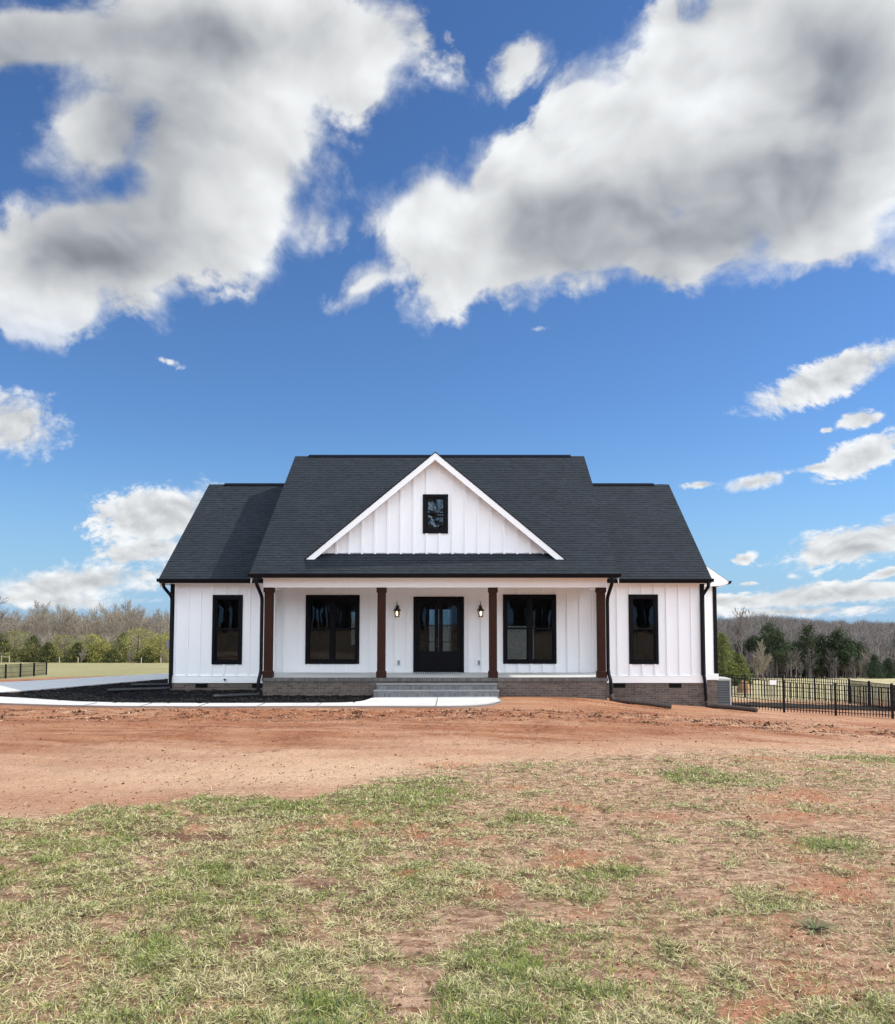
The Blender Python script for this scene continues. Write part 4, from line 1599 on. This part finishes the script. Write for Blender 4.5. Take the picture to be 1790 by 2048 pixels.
near_f = fence('black metal picket fence running right from the house corner, in front', [(10.05, 31.6), (12.25, 31.3), (14.05, 31.0), (16.0, 30.7), (17.2, 30.5)], gate_at=1)
side_f = fence('black metal picket fence crossing the back yard behind the front fence', [(17.6, 31.4), (18.5, 35.5), (18.8, 40.0), (17.0, 43.5), (13.2, 44.0)], H=1.14, spacing=.13)
left_f = fence('small black metal fence at the far left edge of the field', [(-29.5, 49.0), (-31.2, 53.5), (-32.6, 66.0)], H=.98, spacing=.19, pick=.013)
# white notice plate on the front fence
sx, sy = 11.85, 31.30
sz_ = gz1(sx, sy)
mb = MB()
mb.box(sx - .13, sx + .13, sy - .03, sy - .022, sz_ + 1.0, sz_ + 1.17)
o = mb.build('fence_sign', M['trim'], None, origin=(sx, sy, sz_ + 1.0))
tag(o, 'small blank white plate hanging on the front black fence', 'sign')

# bare dark earth strip in the back yard behind the fence
bank = strip('dark_soil_strip', mat('dark_soil', (.035, .028, .022), .95, spec=.05, nvar=.8, nscale=2, bump=.6, bscale=6),
             [(9.9, 33.2), (12, 34.4), (14.5, 35.4), (17, 35.4), (22, 36.2), (30, 37)], [(9.9, 34.6), (12, 37.2), (14.5, 38.6), (17, 38.4), (22, 38.4), (30, 39)], 40, 6, .03, 0, .05, 9)
tag(bank, kind='structure')
# mound of tan soil
mx, my = 17.2, 50.0
mz = gz1(mx, my)
n = 26
V = []
for a in range(n):
    for b in range(9):
        r = b / 8
        t = 2 * math.pi * a / n
        rr = r * (1 + .15 * math.sin(3 * t + 1))
        V.append((mx + .42 * rr * math.cos(t), my + .42 * rr * math.sin(t), mz - .05 + .72 * (1 - r ** 3) + .06 * random.random()))
idm = np.arange(n * 9).reshape(n, 9)
q = np.stack([idm[:, :-1], np.roll(idm, -1, 0)[:, :-1], np.roll(idm, -1, 0)[:, 1:], idm[:, 1:]], -1).reshape(-1, 4)
o = np_mesh('soil_mound', np.array(V), q, mat('tan_soil', (.42, .25, .14), .95, spec=.05, nvar=.5, nscale=4), smooth=True)
tag(o, 'small mound of tan soil seen through the fence beside the house', 'mound')

# pale timber frame and field posts far left
fx, fy = -58.2, 107
fz = gz1(fx, fy)
mb = MB()
mb.box(fx - .55, fx - .47, fy - .05, fy + .05, fz - .1, fz + .95)
mb.box(fx + .47, fx + .55, fy - .05, fy + .05, fz - .1, fz + .95)
mb.box(fx - .47, fx + .47, fy - .04, fy + .04, fz + .72, fz + .80)
o = mb.build('timber_frame', M['timber'], None, origin=(fx, fy, fz))
tag(o, 'pale timber frame of two posts and a rail at the far left field edge', 'frame')
for x in (-51.0, -48.6, -40.5, -38.0):
    z = gz1(x, 106.5)
    mb = MB()
    mb.lathe(x, 106.5, [(.06, z - .1), (.06, z + .75), (.03, z + .80)], 7)
    o = mb.build('field_post', M['timber'], None, origin=(x, 106.5, z))
    tag(o, 'thin pale timber post standing before the evergreens at the far field edge', 'post', 'posts along the far field edge')


# ------------------------------------------------------------------ trees
def rot_about(v, axis, ang):
    return Matrix.Rotation(ang, 3, axis) @ v


def bare_tree_meshes(seed, H, r0, levels=4, spread=.6, up=.25, fork=.35, nchild=(3, 5), twig=.018):
    R = random.Random(seed)
    trunk, br = MB(), MB()

    def grow(p, d, L, r, lvl):
        n = 4 if lvl < 2 else 3
        pts = [p]
        q = p.copy()
        dd = d.copy()
        for k in range(n):
            dd = (dd + Vector((R.uniform(-1, 1), R.uniform(-1, 1), R.uniform(-.3, 1) * up * 1.6)) * (.10 + .05 * lvl)).normalized()
            q = q + dd * (L / n)
            pts.append(q.copy())
        r1 = max(twig * .7, r * .55)
        rs = [r + (r1 - r) * k / n for k in range(n + 1)]
        (trunk if lvl == 0 else br).tube(pts, rs, 6 if lvl == 0 else (4 if lvl == 1 else 3), caps=False)
        if lvl >= levels:
            return
        nc = R.randint(*nchild) + (4 if lvl == 0 else 0)
        for k in range(nc):
            t = fork + (1 - fork) * (k + R.random()) / nc
            i = min(n - 1, int(t * n))
            f = t * n - i
            b = pts[i].lerp(pts[i + 1], f)
            ax = dd.cross(Vector((R.uniform(-1, 1), R.uniform(-1, 1), R.uniform(-1, 1)))).normalized()
            nd = rot_about(dd, ax, R.uniform(.5, 1.15) * spread)
            nd = (nd + Vector((0, 0, up))).normalized()
            rr = max(twig, (rs[i] + (rs[i + 1] - rs[i]) * f) * R.uniform(.45, .65))
            grow(b, nd, L * R.uniform(.42, .66) * (1.05 - .35 * t if lvl == 0 else 1), rr, lvl + 1)
        # leader
        grow(pts[-1], dd, L * .5, r1, lvl + 1)
    grow(Vector((0, 0, -.2)), Vector((R.uniform(-.04, .04), R.uniform(-.04, .04), 1)), H * .62, r0, 0)
    top = max(v[2] for v in br.v)
    k = H / top
    for mb in (trunk, br):
        mb.v = [(x * k, y * k, z * k) for x, y, z in mb.v]
    return trunk, br


def bare_tree(name, seed, H, r0, label, group, tw='twig', bk='bark', **kw):
    t = thing(name, (0, 0, 0), label, 'tree', group)
    a, b = bare_tree_meshes(seed, H, r0, **kw)
    a.build('trunk', M[bk], t)
    b.build('crown', M[tw], t)
    return t


def tufts(cent, size, n_per, cols, seed, droop=0., elong=1.):
    """leaf-sized triangles around clump centres; cents (n,3), size (n,)"""
    R = np.random.default_rng(seed)
    n = len(cent)
    c = np.repeat(cent, n_per, 0) + R.normal(0, .55, (n * n_per, 3)) * np.repeat(size, n_per)[:, None] * np.array([1, 1, .7])
    s = np.repeat(size, n_per) * R.uniform(.35, .8, n * n_per)
    d = R.normal(0, 1, (n * n_per, 3))
    d /= np.linalg.norm(d, axis=1)[:, None]
    e = R.normal(0, 1, (n * n_per, 3))
    e -= d * (d * e).sum(1)[:, None]
    e /= np.linalg.norm(e, axis=1)[:, None]
    v0 = c - d * s[:, None] * .5 * elong
    v1 = c + d * s[:, None] * .5 * elong + e * s[:, None] * .18
    v2 = c + e * s[:, None] * .42
    V = np.stack([v0, v1, v2], 1).reshape(-1, 3)
    F = np.arange(len(V)).reshape(-1, 3)
    col = np.repeat(cols, n_per, 0) * R.uniform(.75, 1.25, (n * n_per, 1))
    return V, F, np.repeat(col, 3, 0)


def evergreen(name, seed, H, Rad, label, group, colA, colB, shape='cone', n=420, bare=.0, sz=.34):
    R = np.random.default_rng(seed)
    t = thing(name, (0, 0, 0), label, 'tree', group)
    tr = MB()
    tr.tube([(0, 0, -.2), (.05, 0, H * .5), (0, .05, H * .95)], [.02 * H + .03, .014 * H + .02, .02], 6)
    for k in range(14):
        h = bare * .6 + (1 - bare * .6) * R.random()
        a = R.uniform(0, 2 * np.pi)
        rr = Rad * (1 - h) ** .8 * .8
        tr.tube([(0, 0, h * H * .9), (rr * math.cos(a), rr * math.sin(a), h * H * .9 + .15 * rr)], [.03, .012], 3)
    tr.build('trunk', M['barkd'], t)
    if shape == 'cone':
        h = R.random(n) ** 1.25
        prof = (1 - h) ** .75 * (.35 + .65 * np.minimum(1, h * 6 + .45))
    else:
        h = R.random(n)
        h = h ** 1.15
        prof = np.sqrt(np.maximum(.02, 1 - (2 * h - .62) ** 2 / 1.95))
    a = R.uniform(0, 2 * np.pi, n)
    lobes = 1 + .28 * np.sin(a * 3 + seed + h * 7) + .18 * np.sin(a * 5 + h * 15 + seed * 2)
    r = Rad * prof * lobes * np.sqrt(R.uniform(.25, 1.0, n))
    z = H * (bare + (1 - bare) * h)
    cent = np.stack([r * np.cos(a), r * np.sin(a), z + .10 * r], -1)
    cl = R.random(n)[:, None]
    cols = np.array(colA) * (1 - cl) + np.array(colB) * cl
    V, F, C = tufts(cent, np.full(n, sz) * R.uniform(.7, 1.3, n) * (1 - .4 * h), 9, cols, seed + 5)
    np_mesh('crown', V + np.array(ORIGIN[t]), F, M['leaf'], C, parent=t)
    return t


def pine(name, seed, H, label, group, colA, colB, bare=.45, wid=.24, n_br=26, sz=.55):
    R = np.random.default_rng(seed)
    t = thing(name, (0, 0, 0), label, 'tree', group)
    tr = MB()
    lean = R.uniform(-.02, .02, 2)
    tr.tube([(0, 0, -.3), (lean[0] * H * .5, lean[1] * H * .5, H * .5), (lean[0] * H, lean[1] * H, H * .97)], [.16, .12, .03], 6)
    cents = []
    for k in range(n_br):
        h = bare + (1 - bare) * (k + R.random()) / n_br
        a = k * 2.4 + R.uniform(-.5, .5)
        L = H * wid * (1.05 - ((h - bare) / (1 - bare)) ** 1.5) * R.uniform(.55, 1.1) + .25
        b = np.array([lean[0] * h * H, lean[1] * h * H, h * H])
        e = b + np.array([math.cos(a) * L, math.sin(a) * L, L * R.uniform(-.05, .35)])
        tr.tube([tuple(b), tuple(e)], [.05, .02], 3)
        m = int(4 + L * 3)
        for s in np.linspace(.35, 1.05, m):
            cents.append(b + (e - b) * s + R.normal(0, .16, 3) * L * .5)
    cents.append(np.array([lean[0] * H, lean[1] * H, H]))
    tr.build('trunk', M['barkd'], t)
    cents = np.array(cents)
    cl = R.random(len(cents))[:, None]
    cols = np.array(colA) * (1 - cl) + np.array(colB) * cl
    V, F, C = tufts(cents, np.full(len(cents), sz) * R.uniform(.7, 1.3, len(cents)), 16, cols, seed + 5)
    np_mesh('crown', V + np.array(ORIGIN[t]), F, M['leaf'], C, parent=t)
    return t


def ux(u, y):
    return (u - 915) / 1655 * y


DG, MG, LG, YG = (.022, .040, .020), (.045, .070, .026), (.085, .105, .035), (.125, .125, .04)
# left tree line: leafless trees behind
protoB = [bare_tree('bare_tree', 100 + k, 10.5, .16, 'leafless grey brown tree in the far row behind the evergreens left of the house', 'leafless trees behind the left evergreens',
                    levels=4, spread=.70, up=.26, nchild=(3, 5), twig=.019) for k in range(5)]
R = random.Random(3)
k = 0
for u in range(-25, 352, 12):
    y = R.uniform(135, 165)
    x = ux(u + R.uniform(-5, 5), y)
    z = gz1(x, y)
    want = (1243 - (1207 + 9 * math.sin(u * .045) + R.uniform(-6, 8))) / 1655 * y + EYE - z
    sc_ = want / 10.5
    p = protoB[k % 5]
    if k < 5:
        p.location = (x, y, z)
        p.rotation_euler = (0, 0, R.uniform(0, 6.28))
        p.scale = (sc_ * 1.05,) * 2 + (sc_,)
    else:
        dup(p, (x, y, z), R.uniform(0, 6.28), (sc_ * 1.05, sc_ * 1.05, sc_))
    k += 1
# left evergreens: (u, distance, top v, radius factor, kind)
EV = [(5, 112, 1272, .42, 0, 'dark rounded evergreen at the far left edge of the photo'), (32, 113, 1266, .45, 1, 'broad olive green cedar near the left edge behind the black fence'),
      (70, 114, 1275, .36, 0, 'dark conical cedar just right of the broad olive cedar'), (100, 112, 1288, .34, 0, 'low dark cedar with slanting boughs left of the pale bushy evergreen'),
      (132, 113, 1274, .46, 1, 'bushy pale olive evergreen in the middle of the left tree line'), (158, 112, 1288, .36, 0, 'small dark cedar right of the pale bushy evergreen'),
      (186, 116, 1272, .36, 2, 'yellow green loose evergreen just left of centre of the left tree line'), (205, 113, 1283, .38, 2, 'yellow green rounded evergreen before the taller loose one'),
      (228, 112, 1302, .5, 0, 'lowest dark shrub at the foot of the left tree line'), (248, 118, 1270, .36, 0, 'dark green cedar between two yellow green evergreens'),
      (278, 114, 1262, .42, 2, 'tallest yellow green evergreen left of the house'), (300, 112, 1296, .5, 0, 'low dark evergreen under the tallest yellow green one'),
      (322, 113, 1272, .42, 2, 'yellow green evergreen nearest the house corner on the left'), (345, 118, 1268, .42, 1, 'olive evergreen half hidden by the left house corner'),
      (185, 113, 1298, .5, 0, 'low dark evergreen bush between pale and yellow green evergreens')]
for i, (u, y, tv, rf, kd, lab) in enumerate(EV):
    x = ux(u, y)
    z = gz1(x, y)
    H = (1243 - tv) / 1655 * y + EYE - z
    ca, cb = [((.050, .058, .026), (.145, .150, .052)), ((.12, .122, .046), (.31, .295, .105)), ((.16, .16, .05), (.40, .37, .115))][kd]
    t = evergreen('evergreen_tree', 300 + i, H * 1.06, H * rf * 1.6, lab, 'evergreens along the left field', ca, cb, 'cone' if kd == 0 else 'round', 560, .0, .46)
    t.location = (x, y, z)
# small grey leafless shrubs among them
for i, (u, tv, lab) in enumerate([(262, 1296, 'pale grey leafless shrub between evergreens near the left house corner'), (166, 1292, 'pinkish grey leafless shrub beside the small dark cedar'), (330, 1300, 'grey leafless shrub beside the left house corner')]):
    y = 111.0
    x = ux(u, y)
    z = gz1(x, y)
    H = (1243 - tv) / 1655 * y + EYE - z
    t = bare_tree('bare_shrub', 400 + i, H, .07, lab, 'leafless shrubs', levels=4, spread=.8, up=.2, fork=.05, nchild=(4, 5), twig=.018)
    t.location = (x, y, z)
    t['category'] = 'shrub'
# far wood behind the left trees and over the right hillside: one mass of winter trees


def far_wood(name, pts, hs, m, label, seed, nb=46, wk=1.):
    R = np.random.default_rng(seed)
    n = len(pts)
    z0 = base_z(pts[:, 0], pts[:, 1])
    base = np.stack([pts[:, 0], pts[:, 1], z0], -1)
    # trunks
    w = .10 * wk
    tr = np.stack([base + [-w, 0, -.5], base + [w, 0, -.5], base + np.stack([np.zeros(n), np.zeros(n), hs * .8], -1)], 1).reshape(-1, 3)
    # branches: slivers fanning up and out
    t = R.uniform(.3, .85, (n, nb))
    a = R.uniform(0, 2 * np.pi, (n, nb))
    Lb = hs[:, None] * R.uniform(.10, .34, (n, nb)) * (1.15 - .5 * t)
    el = R.uniform(.5, 1.25, (n, nb))
    off = R.uniform(0, .10, (n, nb)) * hs[:, None]
    p0 = np.stack([base[:, None, 0] + off * np.cos(a), base[:, None, 1] + off * np.sin(a), base[:, None, 2] + hs[:, None] * t * .85], -1)
    d = np.stack([np.cos(a) * np.cos(el), np.sin(a) * np.cos(el), np.sin(el)], -1) * Lb[..., None]
    p1 = p0 + d
    p1[..., 2] = np.minimum(p1[..., 2], (base[:, None, 2] + hs[:, None]))
    ww = R.uniform(.025, .06, (n, nb)) * wk
    v = np.stack([p0 + np.stack([-ww, 0 * ww, 0 * ww], -1), p0 + np.stack([ww, 0 * ww, 0 * ww], -1), p1], 2).reshape(-1, 3)
    V = np.concatenate([tr, v])
    o = np_mesh(name, V, np.arange(len(V)).reshape(-1, 3), m)
    tag(o, label, 'wood', kind='stuff')
    return o


R2 = np.random.default_rng(5)
npt = 420
pts = np.stack([R2.uniform(-115, -20, npt), R2.uniform(165, 240, npt)], -1)
far_wood('far_wood', pts, R2.uniform(9.5, 13.5, npt), M['twig'], 'mass of leafless grey brown woodland behind the left tree line', 8, 60)
npt = 2300
yy_ = R2.uniform(185, 430, npt)
uu_ = R2.uniform(1395, 1850, npt)
pts = np.stack([ux(uu_, yy_), yy_], -1)
zt_ = base_z(pts[:, 0], pts[:, 1])
topv = np.interp(uu_, [1395, 1440, 1540, 1600, 1640, 1700, 1850], [1229, 1228, 1221, 1229, 1234, 1237, 1236]) + 7 * gnoise(uu_ * .045, uu_ * 0 + 2, 3) + 4 * gnoise(uu_ * .15, uu_ * 0 + 7, 3)
want = (1243 - topv) / 1655 * yy_ + EYE - zt_
hs_ = np.clip(want * np.interp(yy_, [185, 300, 430], [.66, 1.0, 1.12]) * R2.uniform(.84, 1.04, npt), 4, 24)
far_wood('hillside_wood', pts, hs_, M['twigp'], 'hillside mass of leafless purplish brown woodland at right', 9, 56)

# brushy undergrowth at the foot of both tree lines
npt = 700
uu_ = R2.uniform(1425, 1830, npt)
yy_ = R2.uniform(109, 150, npt)
pts = np.stack([ux(uu_, yy_), yy_], -1)
far_wood('right_thicket', pts, R2.uniform(2.2, 5.2, npt), M['twigp'], 'shaded brown undergrowth between the pine trunks at right', 14, 46)
npt = 360
uu_ = R2.uniform(-60, 350, npt)
yy_ = R2.uniform(116, 134, npt)
pts = np.stack([ux(uu_, yy_), yy_], -1)
far_wood('left_thicket', pts, R2.uniform(2.0, 5.0, npt), M['twig'], 'grey brown brush filling the gaps behind the left evergreens', 15, 46)

# right-hand trees
PN = [(1536, 118, 1249, .28, 'narrow topped dark pine rising just left of the pair of dark rounded pines'), (1550, 110, 1262, .26, 'dark broad topped pine, the most solid one in the right tree group'), (1528, 116, 1272, .24, 'dark green pine directly left of the solid broad topped pine'),
      (1612, 112, 1253, .22, 'tall dark pine with layered flat boughs in the middle of the right group'), (1640, 113, 1274, .24, 'rounded mid green pine right of the tall layered pine'), (1590, 115, 1286, .22, 'lower dim pine left of the tall layered pine'),
      (1672, 112, 1262, .24, 'tall dark pine with domed top right of centre in the right group'), (1690, 110, 1279, .26, 'spreading dark pine at the right end of the pine row'), (1708, 113, 1288, .24, 'short dark pine at the far right of the pine row'),
      (1660, 117, 1288, .22, 'slim dim pine standing behind the domed pine'), (1574, 118, 1290, .22, 'slim shaded pine between the solid pine and the layered pine'), (1500, 120, 1275, .22, 'dim dark pine behind the tall leafless tree'),
      (1628, 117, 1290, .22, 'slim dim pine close behind the layered pine'), (1480, 122, 1283, .3, 'dim pine half hidden by the bright pine beside the house'), (1562, 122, 1294, .3, 'low spreading pine in shade right of the solid broad topped pine'), (1602, 121, 1300, .3, 'low shaded pine at the foot of the layered pine'), (1650, 121, 1300, .3, 'low shaded pine between the rounded and domed pines'), (1684, 120, 1302, .3, 'low shaded pine left of the spreading pine'), (1722, 118, 1296, .28, 'low dark pine right of the pine row before the hillside')]
for i, (u, y, tv, wd, lab) in enumerate(PN):
    x = ux(u, y)
    z = gz1(x, y)
    H = (1243 - tv) / 1655 * y + EYE - z
    t = pine('pine_tree', 500 + i, H, lab, 'pines at the right field edge', (.028, .043, .026), (.078, .094, .046), (.30 if i != 3 else .15) if i < 13 else .08, wd * 1.15, 30)
    t.location = (x, y, z)
# bright pine beside the house
y = 64.0
for u, tv, H_, lab in ((1442, 1268, .3, 'bright green bushy pine right beside the house corner'), (1474, 1310, .36, 'smaller bright green pine just right of the bushy one beside the house')):
    x = ux(u, y)
    z = gz1(x, y)
    H = (1243 - tv) / 1655 * y + EYE - z
    t = evergreen('pine_tree', 540 + u, H, H * H_ * (1.15 if u < 1450 else 1), lab, 'young bright pines behind the fence', (.088, .108, .032), (.22, .235, .075), 'cone', 1000, .0, .34)
    t.location = (x, y, z)
# leafless trees on the right
y = 96.0
x = ux(1485, y)
z = gz1(x, y)
t = bare_tree('bare_tree', 611, (1243 - 1211) / 1655 * y + EYE - z, .16, 'tall leafless tree with dark trunk rising above the pines at right', 'leafless trees at the right field edge', 'twigp', 'barkd', levels=4, spread=.5, up=.4, fork=.5, nchild=(3, 4), twig=.022)
t.location = (x, y, z)
for i, (u, y, tv, lab) in enumerate([(1512, 92, 1300, 'spreading pale leafless tree below the pines beside the bright pine'), (1455, 120, 1240, 'leafless tree behind the bright green pine'), (1522, 98, 1275, 'leafless tree with fine branches before the dark pines'),
                                     (1706, 108, 1312, 'rounded grey leafless bush in front of the right pines'), (1728, 106, 1305, 'pale grey leafless tree at the right of the pine row'), (1775, 106, 1314, 'grey green leafless tree close to the right photo edge')]):
    x = ux(u, y)
    z = gz1(x, y)
    t = bare_tree('bare_tree', 620 + i, (1243 - tv) / 1655 * y + EYE - z, .09, lab, 'leafless trees at the right field edge', 'twig' if i % 2 == 0 else 'twigp', 'bark', levels=4, spread=.75, up=.2, fork=.15, nchild=(4, 5), twig=.02)
    t.location = (x, y, z)
for i, (u, y, tv, lab) in enumerate([(1745, 104, 1310, 'dark green conical tree right of the grey leafless bush'), (1772, 106, 1318, 'dark evergreen bush at the right photo edge'), (1792, 110, 1262, 'tall dark evergreen cut by the right photo edge')]):
    x = ux(u, y)
    z = gz1(x, y)
    H = (1243 - tv) / 1655 * y + EYE - z
    t = evergreen('evergreen_tree', 660 + i, H, H * (.42 if i < 2 else .24), lab, 'dark evergreens at far right', (.026, .042, .026), (.065, .090, .045), 'cone', 420, .02, .42)
    t.location = (x, y, z)
# leafless tree mostly outside the left edge: only branch tips reach the view
y = 60.0
x = ux(-62, y)
z = gz1(x, y)
t = bare_tree('bare_tree', 705, 7.6, .16, 'leafless tree at the left edge, only its outer twigs in view', 'leafless trees at the left edge', 'twigp', 'barkd', levels=4, spread=.85, up=.12, fork=.3, nchild=(4, 5), twig=.012)
t.location = (x, y, z)

# winter wood behind the viewer, seen only as reflections in the glass
npt = 420
pts = np.stack([R2.uniform(-70, 70, npt), R2.uniform(-62, -38, npt)], -1)
far_wood('roadside_wood', pts, R2.uniform(9, 14, npt), M['bark'], 'winter wood across the road, mirrored in the window panes', 12, 110, 2.2)

# ------------------------------------------------------------------ grass


def blades(n, seed, straw):
    R = np.random.default_rng(seed)
    # denser near the viewer, where single blades show
    y = 3.1 + 11.5 * R.random(n) ** 1.75
    x = R.uniform(-1, 1, n) * (.60 * y + .5)
    c, g = cover(x, y)
    if straw:
        gap = sstep(fbm(x * 6.5, y * 6.5, 3, 223, .6), -.45, .15)
        keep = R.random(n) < np.clip((c * 1.25 + .02 * sstep(-y, -9, -6)) * (.30 + .75 * gap), 0, 1)
    else:
        tuft = sstep(fbm(x * 4.5, y * 4.5, 3, 123), -.25, .35)
        keep = R.random(n) < np.clip(c * (.12 + .95 * g) * (.14 + .9 * tuft), 0, 1)
    x, y, c, g = x[keep], y[keep], c[keep], g[keep]
    n = len(x)
    z = ground_z(x, y)
    az = R.uniform(0, 2 * np.pi, n)
    if straw:
        L = R.uniform(.020, .068, n)
        el = np.abs(R.normal(.10, .28, n))
        w = R.uniform(.0009, .0020, n)
        bend = R.normal(0, .35, n)
        z = z + R.uniform(0, .018, n) * c
    else:
        L = R.uniform(.025, .062, n) * (.8 + .5 * g)
        el = R.uniform(.45, 1.35, n)
        w = R.uniform(.0011, .0024, n)
        bend = -R.uniform(.3, 1.2, n)
    w = np.maximum(w, y * .00033)
    d1 = np.stack([np.cos(az) * np.cos(el), np.sin(az) * np.cos(el), np.sin(el)], -1)
    e2 = el + bend
    a2 = az + R.normal(0, .4, n)
    d2 = np.stack([np.cos(a2) * np.cos(e2), np.sin(a2) * np.cos(e2), np.sin(e2)], -1)
    sd_ = np.stack([-np.sin(az), np.cos(az), np.zeros(n)], -1)
    # straw lies flat: tilt some blades on edge for depth
    sd_[:, 2] = R.uniform(-.6, .6, n)
    b = np.stack([x, y, z - .002], -1)
    m = b + d1 * (L * .55)[:, None]
    t = m + d2 * (L * .45)[:, None]
    if straw:
        fl = np.stack([x, y, z + .003], -1)
        t[:, 2] = np.maximum(t[:, 2], z + .002)
        m[:, 2] = np.maximum(m[:, 2], z + .003)
    W_ = w[:, None]
    V = np.stack([b - sd_ * W_, b + sd_ * W_, m + sd_ * W_ * .85, m - sd_ * W_ * .85, t], 1).reshape(-1, 3)
    i0 = (np.arange(n) * 5)[:, None]
    Q = i0 + np.array([[0, 1, 2, 3]])
    T = i0 + np.array([[3, 2, 4]])
    k = R.random(n)[:, None]
    if straw:
        ca, cb, cc = np.array([.76, .67, .40]), np.array([.48, .42, .215]), np.array([.17, .115, .068])
        col = ca * (1 - k) + cb * k
        dk = (R.random(n) < .30)[:, None]
        col = np.where(dk, cc * R.uniform(.7, 1.2, (n, 1)), col)
        gm = (R.random(n) < .30 * g + .08)[:, None]
        col = np.where(gm, np.array([.33, .36, .135]) * R.uniform(.7, 1.2, (n, 1)), col)
    else:
        ca, cb = np.array([.105, .150, .034]), np.array([.36, .39, .10])
        col = ca * (1 - k) + cb * k
        bl = (R.random(n) < .2)[:, None]
        col = np.where(bl, np.array([.085, .135, .052]) * R.uniform(.8, 1.3, (n, 1)), col)
    return V, Q, T, np.repeat(col, 5, 0)


V, Q, T, C = blades(800000, 21, True)
o = np_mesh('dry_grass', V, [Q, T], M['blade'], C)
tag(o, 'matted straw coloured dead grass blades over the front lawn', 'grass', kind='stuff')
V, Q, T, C = blades(620000, 22, False)
o = np_mesh('green_grass', V, [Q, T], M['blade'], C)
tag(o, 'patchy short green grass growing over the front lawn', 'grass', kind='stuff')

# a few curled dead leaves on the lawn
nl = 170
lx = RNG.uniform(-1, 1, nl)
ly = 3.3 + 7 * RNG.random(nl) ** 1.4
lx = lx * (.58 * ly + .3)
la = RNG.uniform(0, 2 * np.pi, nl)
ls = RNG.uniform(.012, .030, nl)
lt = RNG.uniform(.2, .9, nl)
lz = ground_z(lx, ly) + .014
u_ = np.stack([np.cos(la), np.sin(la), RNG.uniform(-.3, .3, nl)], -1) * ls[:, None]
v_ = np.stack([-np.sin(la) * np.cos(lt), np.cos(la) * np.cos(lt), np.sin(lt)], -1) * (ls * .45)[:, None]
c_ = np.stack([lx, ly, lz], -1)
V = np.stack([c_ - u_, c_ - v_ + [0, 0, .006], c_ + u_, c_ + v_ + [0, 0, .006]], 1).reshape(-1, 3)
F = np.arange(nl * 4).reshape(-1, 4)[:, [0, 1, 2, 0, 2, 3]].reshape(-1, 3)
C = np.repeat(np.array([[.20, .11, .06]]) * RNG.uniform(.5, 1.8, (nl, 1)), 4, 0)
o = np_mesh('dead_leaves', V, F, M['blade'], C)
tag(o, 'small curled brown dead leaves scattered through the lawn', 'leaves', kind='stuff')

# grey-green rosette weed
wx, wy = 1.89, 4.48
wz = gz1(wx, wy)
mb = MB()
R = random.Random(4)
for k in range(46):
    a = R.uniform(0, 6.283)
    L = R.uniform(.09, .19)
    e = R.uniform(.05, .6)
    d = Vector((math.cos(a) * math.cos(e), math.sin(a) * math.cos(e), math.sin(e)))
    s = Vector((-math.sin(a), math.cos(a), 0)) * .0045
    b = Vector((wx, wy, wz + .004))
    m_ = b + d * L * .55
    t_ = b + d * L + Vector((0, 0, -L * .18))
    col = tuple(np.array([.20, .22, .115]) * R.uniform(.6, 1.3))
    mb.poly([b - s * .6, b + s * .6, m_ + s, m_ - s], col)
    mb.poly([m_ - s, m_ + s, t_], col)
o = mb.build('rosette_weed', M['blade'], None, origin=(wx, wy, wz))
tag(o, 'spiky grey green rosette weed on the worn lawn at lower right', 'weed')
